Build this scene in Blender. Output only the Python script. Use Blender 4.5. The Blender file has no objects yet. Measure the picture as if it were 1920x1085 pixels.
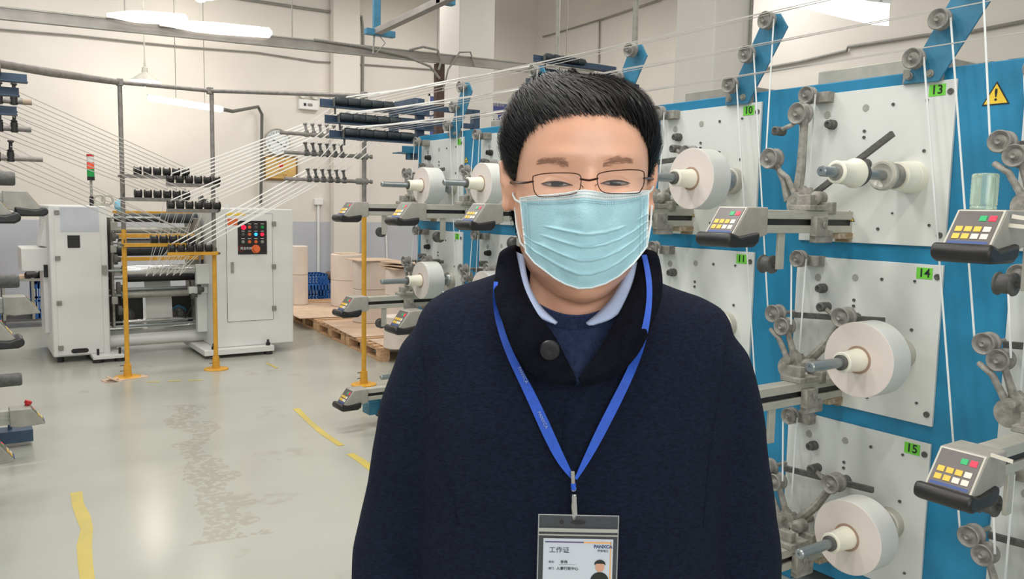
import bpy, bmesh, math, random
from mathutils import Vector, Matrix, noise
from mathutils.bvhtree import BVHTree
random.seed(7)
R = math.radians
scene = bpy.context.scene
COL = scene.collection

# ---------------------------------------------------------------- camera, world, light, exposure
FPX = 1526.85
YAW, PITCH, ROLL = R(34.363), R(5.713), R(1.1425)
CAMH = 1.55
cy_, sy_ = math.cos(YAW), math.sin(YAW)
FWD = Vector((sy_*math.cos(PITCH), cy_*math.cos(PITCH), -math.sin(PITCH)))
rt = Vector((cy_, -sy_, 0)); up = rt.cross(FWD)
RT = math.cos(ROLL)*rt + math.sin(ROLL)*up
UP = -math.sin(ROLL)*rt + math.cos(ROLL)*up
CAM = Vector((0, 0, CAMH))
cd = bpy.data.cameras.new('camera'); cam = bpy.data.objects.new('camera', cd); COL.objects.link(cam)
m = Matrix((RT, UP, -FWD)).transposed().to_4x4(); m.translation = CAM
cam.matrix_world = m
cd.sensor_width = 36; cd.lens = 36*FPX/1920; cd.clip_start = 0.05
scene.camera = cam
scene.view_settings.view_transform = 'Standard'; scene.view_settings.look = 'None'
scene.view_settings.gamma = 1; scene.view_settings.use_curve_mapping = False
scene.view_settings.exposure = 0.12

w = bpy.data.worlds.new('world'); scene.world = w; w.use_nodes = True
bg = w.node_tree.nodes['Background']; bg.inputs[0].default_value = (1.0, 0.99, 0.975, 1); bg.inputs[1].default_value = 0.5

def area(name, loc, size, power, color=(1, .975, .945), rot=(0, 0, 0), size_y=None):
    d = bpy.data.lights.new(name, 'AREA'); d.energy = power; d.color = color
    d.shape = 'RECTANGLE'; d.size = size; d.size_y = size_y or size
    o = bpy.data.objects.new(name, d); COL.objects.link(o); o.location = loc; o.rotation_euler = rot
    return o
# rows of ceiling tubes of the hall
for lx, ly, p in ((0.0, 1.6, 70), (1.4, 4.2, 90), (1.2, 7.4, 75), (1.6, 10.6, 70), (5.8, 10.2, 70), (-2.2, 3.5, 80), (5.0, 2.0, 60), (7.3, 7.0, 70)):
    area('ceiling_tube_light', (lx, ly, 4.9), 2.4, p, size_y=0.5)
area('ceiling_tube_light', (0.75, 0.35, 3.6), 1.2, 26, (1, .93, .84), size_y=0.12)
# unseen fill light added behind the photographer to brighten the front
area('front_fill_light', (-1.0, -3.2, 2.7), 4.0, 105, (0.95, 0.98, 1.0), (R(78), 0, R(-18)), 2.6)

def ray(px, py):
    return RT*((px-960)/FPX) + UP*((542.5-py)/FPX) + FWD
def at_X(px, py, X): d = ray(px, py); return CAM + d*(X/d.x)
def at_Y(px, py, Y): d = ray(px, py); return CAM + d*(Y/d.y)
def at_Z(px, py, Z): d = ray(px, py); return CAM + d*((Z-CAMH)/d.z)

# ---------------------------------------------------------------- materials
def srgb(h):
    if isinstance(h, str):
        h = h.lstrip('#'); c = [int(h[i:i+2], 16)/255 for i in (0, 2, 4)]
    else: c = [v/255 for v in h]
    return tuple(v/12.92 if v <= .04045 else ((v+.055)/1.055)**2.4 for v in c) + (1,)
def mat(name, c, rough=.6, metal=0, var=.06, scale=8, bump=0, bscale=60, spec=.5, emit=None, estr=0, coat=0, c2=None, stretch=(1, 1, 1), trans=0, alpha=1, detail=4):
    m = bpy.data.materials.new(name); m.use_nodes = True; nt = m.node_tree; N = nt.nodes; Lk = nt.links
    b = N['Principled BSDF']; c = srgb(c)
    b.inputs['Roughness'].default_value = rough; b.inputs['Metallic'].default_value = metal
    b.inputs['Specular IOR Level'].default_value = spec
    b.inputs['Coat Weight'].default_value = coat
    b.inputs['Transmission Weight'].default_value = trans; b.inputs['Alpha'].default_value = alpha
    tc = N.new('ShaderNodeTexCoord'); mp = N.new('ShaderNodeMapping'); mp.inputs['Scale'].default_value = stretch
    Lk.new(tc.outputs['Object'], mp.inputs[0])
    if var or c2:
        n = N.new('ShaderNodeTexNoise'); n.inputs['Scale'].default_value = scale; n.inputs['Detail'].default_value = detail
        Lk.new(mp.outputs[0], n.inputs['Vector'])
        rp = N.new('ShaderNodeValToRGB'); rp.color_ramp.elements[0].position = .3; rp.color_ramp.elements[1].position = .7
        if c2: e0, e1 = srgb(c2), c
        else:
            e0 = tuple(v*(1-var*1.6) for v in c[:3]) + (1,); e1 = tuple(min(1, v*(1+var)) for v in c[:3]) + (1,)
        rp.color_ramp.elements[0].color = e0; rp.color_ramp.elements[1].color = e1
        Lk.new(n.outputs['Fac'], rp.inputs[0]); Lk.new(rp.outputs[0], b.inputs['Base Color'])
    else: b.inputs['Base Color'].default_value = c
    if bump:
        n2 = N.new('ShaderNodeTexNoise'); n2.inputs['Scale'].default_value = bscale; n2.inputs['Detail'].default_value = 3
        Lk.new(mp.outputs[0], n2.inputs['Vector'])
        bp = N.new('ShaderNodeBump'); bp.inputs['Strength'].default_value = bump; bp.inputs['Distance'].default_value = .01
        Lk.new(n2.outputs['Fac'], bp.inputs['Height']); Lk.new(bp.outputs[0], b.inputs['Normal'])
    if emit:
        b.inputs['Emission Color'].default_value = srgb(emit); b.inputs['Emission Strength'].default_value = estr
    return m

WALL = mat('wall_paint', (217, 211, 203), .9, var=.035, scale=.9, bump=.12, bscale=9)
DADO = mat('dado_paint', (184, 187, 194), .8, var=.03, scale=2)
CEIL = mat('ceiling_paint', (225, 222, 214), .95, var=.02)
PILLAR = mat('pillar_paint', (214, 210, 203), .9, var=.03, scale=1.5)
BLUE = mat('blue_enamel', (34, 128, 168), .42, var=.1, scale=5, bump=.06, bscale=250)
NAVY = mat('navy_enamel', (56, 76, 98), .5, var=.12, scale=12)
MIDBLUE = mat('bracket_blue', (56, 122, 152), .4, var=.12, scale=14)
PANEL = mat('panel_white', (214, 217, 212), .48, var=.035, scale=3.0, bump=.03, bscale=120)
PANELD = mat('panel_spot', (164, 164, 156), .6, var=.1)
ALU = mat('aluminium', (158, 157, 148), .45, .35, var=.1, scale=14)
ALUL = mat('aluminium_light', (186, 184, 172), .5, .25, var=.08, scale=14)
STEEL = mat('steel_shaft', (156, 162, 162), .3, .65, var=.05)
CHROME = mat('chrome', (205, 205, 205), .24, 1, var=0)
DUST = mat('dusty_pulley', (140, 138, 132), .6, .15, var=.14, scale=60)
DUSTD = mat('dusty_dark', (92, 91, 88), .6, .1, var=.2, scale=60)
CAST = mat('dusty_casting', (150, 147, 139), .75, .1, var=.22, scale=35, bump=.25, bscale=90)
RUST = mat('rusty_bracket', (140, 112, 74), .8, .1, c2=(186, 176, 156), scale=45)
BLACK = mat('black_plastic', (34, 33, 33), .42, var=.15, scale=30)
RUBBER = mat('rubber_roller', (50, 57, 60), .55, var=.25, scale=22)
HOUS = mat('box_housing', (164, 160, 150), .55, .1, var=.08, scale=20)
KEYP = mat('keypad_face', (98, 92, 90), .35, var=.04, scale=20)
YBTN = mat('yellow_button', (232, 190, 70), .5, var=.05)
WBTN = mat('white_button', (226, 220, 205), .5, var=.03)
GLED = mat('green_display', (20, 150, 90), .4, var=0, emit=(20, 170, 90), estr=.35)
RLED = mat('red_display', (220, 30, 60), .4, var=0, emit=(240, 20, 50), estr=.9)
PAPER = mat('paper_roll_face', (212, 202, 194), .8, var=.03, scale=3)
def ringed(mt, sc=60, dist=.0):
    nt = mt.node_tree; N = nt.nodes; b = N['Principled BSDF']
    return mt
PAPERS = mat('paper_roll_side', (214, 214, 208), .55, var=.02, scale=5, stretch=(30, 1, 1))
CORE = mat('cardboard_core', (160, 134, 116), .8, var=.1, scale=40)
PLUG = mat('core_plug', (234, 232, 214), .4, var=.02)
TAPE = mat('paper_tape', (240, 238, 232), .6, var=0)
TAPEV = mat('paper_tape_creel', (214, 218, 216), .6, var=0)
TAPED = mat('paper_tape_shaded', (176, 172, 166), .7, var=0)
GREEN = mat('green_tag', (112, 205, 66), .6, var=.03)
INK = mat('black_ink', (30, 34, 30), .6, var=0)
YEL = mat('yellow_sign', (236, 200, 60), .5, var=.03)
YPOLE = mat('yellow_pole', (214, 158, 48), .5, var=.08, scale=20)
GPOLE = mat('grey_pole', (138, 133, 128), .5, .3, var=.15, scale=25)
WHITE = mat('white_enamel', (222, 222, 219), .4, var=.02, scale=4)
WOOD = mat('pallet_wood', (214, 178, 140), .8, c2=(180, 138, 100), scale=9, stretch=(8, 1, 8), bump=.2)
CARD = mat('cardboard', (206, 180, 156), .85, var=.08, scale=6)
ROLLB = mat('kraft_roll', (222, 208, 196), .75, var=.04, scale=4)
CRATE = mat('blue_crate', (36, 96, 170), .5, var=.06)
BROWN = mat('brown_steel', (88, 68, 60), .7, .2, var=.2, scale=30)
TRAY = mat('tray_steel', (158, 152, 146), .45, .4, var=.14, scale=4)
LAMP = mat('lamp_glow', (255, 250, 240), .5, var=0, emit=(255, 248, 236), estr=3.0)
BULB = mat('bulb_glow', (255, 250, 240), .5, var=0, emit=(255, 246, 232), estr=22)
WGLOW = mat('white_glow', (255, 252, 246), .5, var=0, emit=(255, 250, 242), estr=1.8)  # glow of the lamp diffuser, also added to the white tray strips
SKYG = mat('window_daylight', (250, 252, 255), .5, var=0, emit=(244, 250, 255), estr=2.2)
RED = mat('red_plastic', (196, 36, 40), .4, var=.05)
GREENL = mat('green_plastic', (30, 150, 70), .4, var=.05)
ORANGE = mat('orange_cap', (226, 110, 60), .4, var=.05)
BLUEL = mat('blue_indicator', (60, 160, 240), .3, var=0, emit=(40, 160, 255), estr=1.5)
REDL = mat('red_indicator', (255, 40, 60), .3, var=0, emit=(255, 20, 50), estr=2.0)
GLASS = mat('clear_pad', (215, 238, 222), .15, var=0, trans=.75, spec=.5)

# floor: sealed grey green concrete with worn patches
FLOOR = bpy.data.materials.new('floor_epoxy'); FLOOR.use_nodes = True
def floor_nodes():
    nt = FLOOR.node_tree; N = nt.nodes; Lk = nt.links; b = N['Principled BSDF']
    tc = N.new('ShaderNodeTexCoord')
    def noise_(s, d=5, off=0):
        mp = N.new('ShaderNodeMapping'); mp.inputs['Location'].default_value = (off, off, 0); Lk.new(tc.outputs['Object'], mp.inputs[0])
        n = N.new('ShaderNodeTexNoise'); n.inputs['Scale'].default_value = s; n.inputs['Detail'].default_value = d; Lk.new(mp.outputs[0], n.inputs['Vector']); return n
    def ramp(src, a, bb, ca, cb):
        r = N.new('ShaderNodeValToRGB'); e = r.color_ramp.elements; e[0].position = a; e[1].position = bb; e[0].color = ca; e[1].color = cb
        Lk.new(src, r.inputs[0]); return r
    base = ramp(noise_(.9).outputs['Fac'], .3, .7, srgb((168, 169, 158)), srgb((178, 178, 167)))
    fine = noise_(14, 6, 3)
    worn = ramp(noise_(1.6, 7, 11).outputs['Fac'], .60, .66, (0, 0, 0, 1), (1, 1, 1, 1))
    edge = ramp(noise_(9, 4, 21).outputs['Fac'], .45, .6, (0, 0, 0, 1), (1, 1, 1, 1))
    mul = N.new('ShaderNodeMath'); mul.operation = 'MULTIPLY'; Lk.new(worn.outputs[0], mul.inputs[0]); Lk.new(edge.outputs[0], mul.inputs[1])
    sc = N.new('ShaderNodeMath'); sc.operation = 'MULTIPLY'; sc.inputs[1].default_value = .4; Lk.new(mul.outputs[0], sc.inputs[0])
    mix = N.new('ShaderNodeMix'); mix.data_type = 'RGBA'; mix.inputs['B'].default_value = srgb((150, 140, 128))
    Lk.new(sc.outputs[0], mix.inputs['Factor']); Lk.new(base.outputs[0], mix.inputs['A'])
    Lk.new(mix.outputs['Result'], b.inputs['Base Color'])
    b.inputs['Roughness'].default_value = .22
    # trail of flaked paint along the aisle
    p0, p1 = at_Z(345, 770, 0), at_Z(440, 1010, 0); d = (p1-p0).normalized(); nn = Vector((-d.y, d.x, 0))
    def dot(v, off):
        q = N.new('ShaderNodeVectorMath'); q.operation = 'DOT_PRODUCT'; q.inputs[1].default_value = v; Lk.new(tc.outputs['Object'], q.inputs[0])
        a_ = N.new('ShaderNodeMath'); a_.operation = 'SUBTRACT'; a_.inputs[1].default_value = off; Lk.new(q.outputs['Value'], a_.inputs[0]); return a_
    def op(o_, x, y):
        q = N.new('ShaderNodeMath'); q.operation = o_
        for i_, v in enumerate((x, y)):
            if isinstance(v, (int, float)): q.inputs[i_].default_value = v
            elif v is not None: Lk.new(v.outputs[0], q.inputs[i_])
        return q
    side = dot(nn, nn.dot(p0)); wob = op('MULTIPLY', op('SUBTRACT', noise_(2.2, 3, 5), .5), .55)
    band = op('LESS_THAN', op('ABSOLUTE', op('ADD', side, wob), None), op('MULTIPLY', noise_(5, 3, 31), .17))
    along = dot(d, d.dot(p0)); lim = op('MULTIPLY', op('GREATER_THAN', along, -.2), op('LESS_THAN', along, (p1-p0).length))
    trail = op('MULTIPLY', op('MULTIPLY', band, lim), op('GREATER_THAN', noise_(22, 4, 2), .47))
    tot = op('MAXIMUM', op('MULTIPLY', trail, .45), sc); Lk.new(tot.outputs[0], mix.inputs['Factor'])
floor_nodes()
YLINE = bpy.data.materials.new('yellow_line'); YLINE.use_nodes = True
YLINE = mat('yellow_floor_paint', (206, 184, 84), .4, c2=(190, 172, 96), scale=6)

# ---------------------------------------------------------------- mesh helpers
class MB:
    def __init__(s): s.v = []; s.f = []; s.m = []; s.cur = 0
    def add(s, vs, fs):
        o = len(s.v); s.v += [Vector(v) for v in vs]
        for f in fs: s.f.append([i+o for i in f]); s.m.append(s.cur)
        return s
    def box(s, c, d, M=None, taper=1):
        x, y, z = d[0]/2, d[1]/2, d[2]/2
        vs = [(-x, -y, -z), (x, -y, -z), (x, y, -z), (-x, y, -z), (-x*taper, -y*taper, z), (x*taper, -y*taper, z), (x*taper, y*taper, z), (-x*taper, y*taper, z)]
        vs = [Vector(v) for v in vs]
        if M is not None: vs = [M @ v for v in vs]
        c = Vector(c)
        return s.add([v+c for v in vs], [(0, 3, 2, 1), (4, 5, 6, 7), (0, 1, 5, 4), (1, 2, 6, 5), (2, 3, 7, 6), (3, 0, 4, 7)])
    def b2(s, a, b):   # box from corner to corner
        return s.box(((a[0]+b[0])/2, (a[1]+b[1])/2, (a[2]+b[2])/2), (abs(b[0]-a[0]), abs(b[1]-a[1]), abs(b[2]-a[2])))
    def frame_of(s, ax):
        ax = ax.normalized(); t = Vector((0, 0, 1)) if abs(ax.z) < .9 else Vector((1, 0, 0))
        u = ax.cross(t).normalized(); return u, ax.cross(u)
    def lathe(s, p, ax, prof, n=20, cap=True):
        p = Vector(p); ax = Vector(ax).normalized(); u, v = s.frame_of(ax); vs = []; fs = []
        for t, r in prof:
            for i in range(n):
                a = 2*math.pi*i/n; vs.append(p+ax*t+(u*math.cos(a)+v*math.sin(a))*r)
        for j in range(len(prof)-1):
            for i in range(n):
                k = (i+1) % n; fs.append((j*n+i, j*n+k, (j+1)*n+k, (j+1)*n+i))
        if cap: fs.append(tuple(range(n-1, -1, -1))); fs.append(tuple((len(prof)-1)*n+i for i in range(n)))
        return s.add(vs, fs)
    def cyl(s, a, b, r, r2=None, n=14):
        a, b = Vector(a), Vector(b); return s.lathe(a, b-a, [(0, r), ((b-a).length, r if r2 is None else r2)], n)
    def tube(s, pts, r, n=8, flat=None, cap=True):
        pts = [Vector(p) for p in pts]; L = len(pts)
        rs = r if isinstance(r, (list, tuple)) else [r]*L
        vs = []; fs = []; u = None
        for i, p in enumerate(pts):
            d = (pts[min(i+1, L-1)]-pts[max(i-1, 0)]).normalized()
            if u is None: u, v = s.frame_of(d)
            else:
                u = (u-d*u.dot(d)).normalized()
            v = d.cross(u)
            for k in range(n):
                a = 2*math.pi*k/n; vs.append(p+(u*math.cos(a)+v*math.sin(a))*rs[i])
        for j in range(L-1):
            for i in range(n):
                k = (i+1) % n; fs.append((j*n+i, j*n+k, (j+1)*n+k, (j+1)*n+i))
        if cap: fs.append(tuple(range(n-1, -1, -1))); fs.append(tuple((L-1)*n+i for i in range(n)))
        return s.add(vs, fs)
    def ribbon(s, pts, wv, th=.0012):   # flat strip; wv = width vector(s)
        pts = [Vector(p) for p in pts]; L = len(pts); W = wv if isinstance(wv, list) else [wv]*L
        vs = []; fs = []
        for i, p in enumerate(pts):
            d = (pts[min(i+1, L-1)]-pts[max(i-1, 0)]).normalized(); w_ = Vector(W[i])/2; nn = d.cross(w_).normalized()*th/2
            vs += [p-w_-nn, p+w_-nn, p+w_+nn, p-w_+nn]
        for j in range(L-1):
            for i in range(4):
                k = (i+1) % 4; fs.append((j*4+i, j*4+k, (j+1)*4+k, (j+1)*4+i))
        fs.append((3, 2, 1, 0)); fs.append(tuple((L-1)*4+i for i in range(4)))
        return s.add(vs, fs)
    def prism(s, poly, ext):   # poly: 3D points, ext: vector
        ext = Vector(ext); n = len(poly); vs = [Vector(p) for p in poly]; vs += [v+ext for v in vs]
        fs = [tuple(range(n-1, -1, -1)), tuple(range(n, 2*n))] + [(i, (i+1) % n, (i+1) % n+n, i+n) for i in range(n)]
        return s.add(vs, fs)
    def grid(s, fn, nu, nv, closed=False):
        vs = [fn(i/(nu if closed else nu-1), j/(nv-1)) for j in range(nv) for i in range(nu)]; fs = []
        for j in range(nv-1):
            for i in range(nu if closed else nu-1):
                k = (i+1) % nu; fs.append((j*nu+i, j*nu+k, (j+1)*nu+k, (j+1)*nu+i))
        return s.add(vs, fs)
    def build(s, name, mt, parent=None, world=True, bev=0, smooth=True, angle=35, org=None, seg=2):
        me = bpy.data.meshes.new(name)
        off = Vector((0, 0, 0))
        if parent is not None and world:
            q = parent
            while q is not None: off += q.location; q = q.parent
        if org is not None: off = Vector(org)
        me.from_pydata([v-off for v in s.v], [], s.f)
        mts = mt if isinstance(mt, (list, tuple)) else [mt]
        for x in mts: me.materials.append(x)
        if len(mts) > 1: me.polygons.foreach_set('material_index', s.m)
        bm = bmesh.new(); bm.from_mesh(me); bmesh.ops.recalc_face_normals(bm, faces=bm.faces); bm.to_mesh(me); bm.free()
        me.polygons.foreach_set('use_smooth', [smooth]*len(me.polygons))
        if smooth: me.set_sharp_from_angle(angle=R(angle))
        o = bpy.data.objects.new(name, me); COL.objects.link(o)
        if parent is not None: o.parent = parent
        if org is not None: o.location = org
        if bev:
            b = o.modifiers.new('bevel', 'BEVEL'); b.width = bev; b.segments = seg; b.limit_method = 'ANGLE'; b.angle_limit = R(40)
        return o
def tag(o, label=None, cat=None, group=None, kind=None):
    if label: o['label'] = label
    if cat: o['category'] = cat
    if group: o['group'] = group
    if kind: o['kind'] = kind
    return o
def thing(name, label, cat, loc=(0, 0, 0), group=None, rz=0):
    o = bpy.data.objects.new(name, None); o.empty_display_size = .1; COL.objects.link(o); o.location = loc; o.rotation_euler = (0, 0, rz)
    return tag(o, label, cat, group)
def dup(o, parent=None):
    c = o.copy(); COL.objects.link(c)
    if parent is not None: c.parent = parent
    for ch in list(o.children): dup(ch, c)
    return c
def struct(o): o['kind'] = 'structure'; return o
def text(s, size, loc, xd, yd, mt, parent, name='lettering', align='CENTER', ext=.0004, bold=0, world=True):
    cu = bpy.data.curves.new('t', 'FONT'); cu.body = s; cu.size = size; cu.align_x = align; cu.align_y = 'CENTER'; cu.extrude = ext; cu.offset = bold
    cu.resolution_u = 3
    o = bpy.data.objects.new('t', cu); COL.objects.link(o)
    dg = bpy.context.evaluated_depsgraph_get(); me = bpy.data.meshes.new_from_object(o.evaluated_get(dg))
    bpy.data.objects.remove(o); bpy.data.curves.remove(cu)
    xd = Vector(xd).normalized(); yd = Vector(yd).normalized(); zd = xd.cross(yd)
    M = Matrix((xd, yd, zd)).transposed().to_4x4()
    off = Vector((0, 0, 0))
    if parent is not None and world:
        q = parent
        while q is not None: off += q.location; q = q.parent
    M.translation = Vector(loc)-off
    me.transform(M); me.materials.clear(); me.materials.append(mt); me.name = name
    o = bpy.data.objects.new(name, me); COL.objects.link(o)
    if parent is not None: o.parent = parent
    return o

# ================================================================ SETTING
WX, WY = 9.0, 12.5
o = MB().b2((-7, -7, -.12), (WX+.3, WY+.3, 0)).build('floor', FLOOR, smooth=False); struct(o)
o = MB().b2((-7, WY, 0), (WX+.3, WY+.25, 6.6)).build('wall_back', WALL, smooth=False); struct(o)
wb = MB()
wz0, wz1 = 3.02, 3.75
win = [(2.2, 3.22), (3.42, 4.22), (4.36, 4.92)]
wb.b2((WX, -7, 0), (WX+.25, WY+.25, 2.35)); wb.b2((WX, -7, 3.17), (WX+.25, WY+.25, 6.6))
ys = [-7] + [v for w_ in win for v in w_] + [WY+.25]
for i in range(0, len(ys), 2): wb.b2((WX, ys[i], 2.35), (WX+.25, ys[i+1], 3.17))
o = wb.build('wall_right', WALL, smooth=False); struct(o)
o = MB().b2((-7, -7, 6.6), (WX+.3, WY+.3, 6.8)).build('ceiling', CEIL, smooth=False); struct(o)
for i, (a, b) in enumerate(win):
    fr = MB()
    for y in (a, b-.05): fr.b2((WX+.02, y, 2.35), (WX+.09, y+.05, 3.17))
    for z in (2.35, 3.12): fr.b2((WX+.02, a, z), (WX+.09, b, z+.05))
    fo = fr.build('window_%d' % (i+1), ALUL, smooth=False); struct(fo)
    MB().b2((WX+.05, a+.05, 2.4), (WX+.06, b-.05, 3.12)).build('pane', SKYG, fo, smooth=False)
# painted dado band
o = MB().b2((-7, WY-.012, 0), (WX, WY, 1.27)).build('trim_1', DADO, smooth=False); struct(o)
o = MB().b2((-7, WY-.03, 0), (WX, WY-.012, .1)).build('baseboard_back', DADO, smooth=False); struct(o)
# shallow wall pilaster and two free pillars
o = MB().b2((4.98, WY-.16, 0), (5.42, WY-.012, 6.6)).build('trim_2', WALL, smooth=False); struct(o)
for i, (x, y, s) in enumerate(((5.45, 9.28, .54), (5.9, 5.38, .5))):
    o = MB().b2((x, y, 0), (x+s, y+s, 6.6)).build('pillar_%d' % (i+1), PILLAR, bev=.015); struct(o)
# yellow line segments painted on the floor
def floor_strip(pts, w0, name='floor_line'):
    mb = MB(); P = [at_Z(px, py, .0015) for px, py in pts]
    vs = []
    for i, p in enumerate(P):
        d = (P[min(i+1, len(P)-1)]-P[max(0, i-1)]).normalized(); nn = Vector((-d.y, d.x, 0))*w0/2*random.uniform(.85, 1.15)
        vs += [p-nn, p+nn]
    return mb.add(vs, [(2*i, 2*i+1, 2*i+3, 2*i+2) for i in range(len(P)-1)]).build(name, YLINE, smooth=False)
for pts, w_ in (([(143, 922), (146, 945), (156, 968), (163, 990), (158, 1020), (160, 1055), (166, 1100)], .06),
               ([(555, 765), (580, 790), (606, 812), (640, 835)], .05), ([(656, 850), (676, 862), (700, 880), (740, 905)], .055),
               ([(275, 716), (300, 715)], .03), ([(316, 714), (340, 713)], .03), ([(352, 713), (380, 712)], .03), ([(500, 680), (520, 690)], .03)):
    struct(floor_strip(pts, w_, 'trim_3'))
o = MB().b2((-7, 3.60, .0), (-1.6, 3.62, .001)).build('trim_4', YLINE, smooth=False); struct(o)

# ================================================================ CREEL (right)
PX = 2.85
PITCHY, ROWZ, W, H, Y00, Z0 = .8173, .6384, .598, .575, 1.4917, 2.0186
def pulley(mb, c, r=.042, wd=.036, stem=.06, axis=1):
    # disc with two flanges, axis along X, face towards -X
    c = Vector(c); h = wd/2
    mb.lathe(c, (1, 0, 0), [(-h, .0), (-h-.004, r*.16), (-h-.006, r*.22), (-h+.004, r*.3), (-h+.01, r*.42), (-h+.012, r*.62), (-h+.002, r*.84), (-h, r*.92), (-h+.003, r), (-h+.007, r), (-h+.011, r*.8), (h-.011, r*.8), (h-.007, r), (h, r), (h, r*.35), (h+stem, r*.3)], 28, cap=False)
    return mb
creel = thing('tape_creel', 'long blue creel frame with white numbered panels and grey pulleys along the right side', 'machine', (PX, 2.6, 0))
fr = MB(); fr.b2((PX, -.1, .1), (PX+.035, 5.44, 2.062))
fo = fr.build('frame_plate', BLUE, creel, bev=.004)
b = MB()
for y in (-.05, 1.0, 2.1, 3.2, 4.3, 5.36):
    b.b2((PX+.035, y-.03, .0), (PX+.115, y+.05, 2.03)); b.b2((PX+.62, y-.03, 0), (PX+.7, y+.05, 2.0))
    b.b2((PX+.035, y-.03, 1.9), (PX+.7, y+.05, 1.98))
b.b2((PX+.035, -.1, .1), (PX+.7, 5.44, .2))
b.build('frame_posts', BLUE, creel, bev=.003)
b = MB()
b.b2((PX+.1, 1.62, 2.03), (PX+.42, 2.12, 2.13)); b.build('top_cover', ALUL, creel, bev=.004)
b = MB(); b.b2((PX+.1, 2.5, 2.03), (PX+.42, 2.86, 2.12)); b.build('top_cover', HOUS, creel, bev=.004)
b = MB(); b.b2((PX+.1, 4.2, 2.03), (PX+.42, 4.6, 2.12)); b.build('top_cover', HOUS, creel, bev=.004)
b = MB(); b.b2((PX-.50, 5.18, .08), (PX, 5.30, .16)); b.b2((PX-.50, 5.18, .16), (PX, 5.19, .20)); b.b2((PX-.50, 5.29, .16), (PX, 5.30, .20)); b.lathe((PX-.38, 5.24, .0), (0, 0, 1), [(0, .03), (.02, .03), (.02, .009), (.24, .009)], 10)
b.build('foot_channel', MIDBLUE, creel, bev=.003)

proto_pan = {}
def panel_unit(k, row):
    O = Vector((PX, Y00+k*PITCHY, Z0-row*ROWZ))
    def P(x, y, z): return O+Vector((x, y, z))
    pn = MB().b2(P(-.012, 0, -H), P(0, W, 0)).build('panel', PANEL, creel, bev=.002)
    sc = MB()
    for y, z, r in ((.018, -.041, .011), (.021, -.534, .011), (.121, -.296, .010), (.104, -.335, .010), (.123, -.374, .010), (.098, -.063, .005), (.224, -.066, .006), (.097, -.239, .006), (.253, -.519, .006), (.332, -.155, .006), (.332, -.178, .006), (.06, -.50, .005), (.2, -.46, .004)):
        sc.lathe(P(-.012, y, z), (-1, 0, 0), [(0, r), (.004, r), (.005, r*.7), (.003, r*.4), (.003, 0)], 10, cap=False)
    tag(sc.build('screws', DUSTD, pn), kind='stuff')
    MB().lathe(P(-.012, .333, -.069), (-1, 0, 0), [(0, .014), (.002, .013), (.002, 0)], 14, cap=False).build('blanking_cap', PANELD, pn)
    MB().lathe(P(-.012, .496, -.082), (-1, 0, 0), [(0, .015), (.002, .014), (.002, 0)], 14, cap=False).build('blanking_cap', PANELD, pn)
    MB().lathe(P(-.012, .467, -.122), (-1, 0, 0), [(0, .019), (.02, .019), (.022, .015), (.038, .015), (.04, .008), (.034, .006)], 16).build('knob', BLACK if k > 1 else DUSTD, pn)
    num = {0: 13, 1: 10, 2: 7, 3: 4, 4: 1, -1: 16, -2: 19}[k]+row
    MB().b2(P(-.0135, .036, -.052), P(-.012, .094, -.012)).build('number_tag', GREEN, pn, smooth=False)
    text(str(num), .043, P(-.0142, .065, -.032), (0, -1, 0), (0, 0, 1), INK, pn, 'tag_number', bold=.0006)
    # spindle
    ay, az = .132, -.331
    sp = MB(); sp.lathe(P(0, ay, az), (-1, 0, 0), [(0, .045), (.05, .045), (.055, .042), (.07, .038), (.07, .018), (.545, .0175), (.55, .014), (.55, .006), (.545, .005)], 24)
    spo = sp.build('spindle', STEEL, creel, angle=30)
    MB().lathe(P(-.012, ay, az), (-1, 0, 0), [(0, .058), (.03, .055), (.035, .05)], 28).build('spindle_hub', PLUG if (k, row) == (0, 0) else ALUL, spo)
    # guide pulley upper left with its block
    g = MB(); pulley(g, P(-.08, .541, -.008), .034, .035, .03); gp = g.build('pulley', DUST, creel, angle=30)
    MB().b2(P(-.05, .47, -.036), P(-.0, .552, .004)).build('pulley_block', CAST, gp, bev=.002)
    return O
for k in range(-1, 5):
    for row in range(3): panel_unit(k, row)

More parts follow.
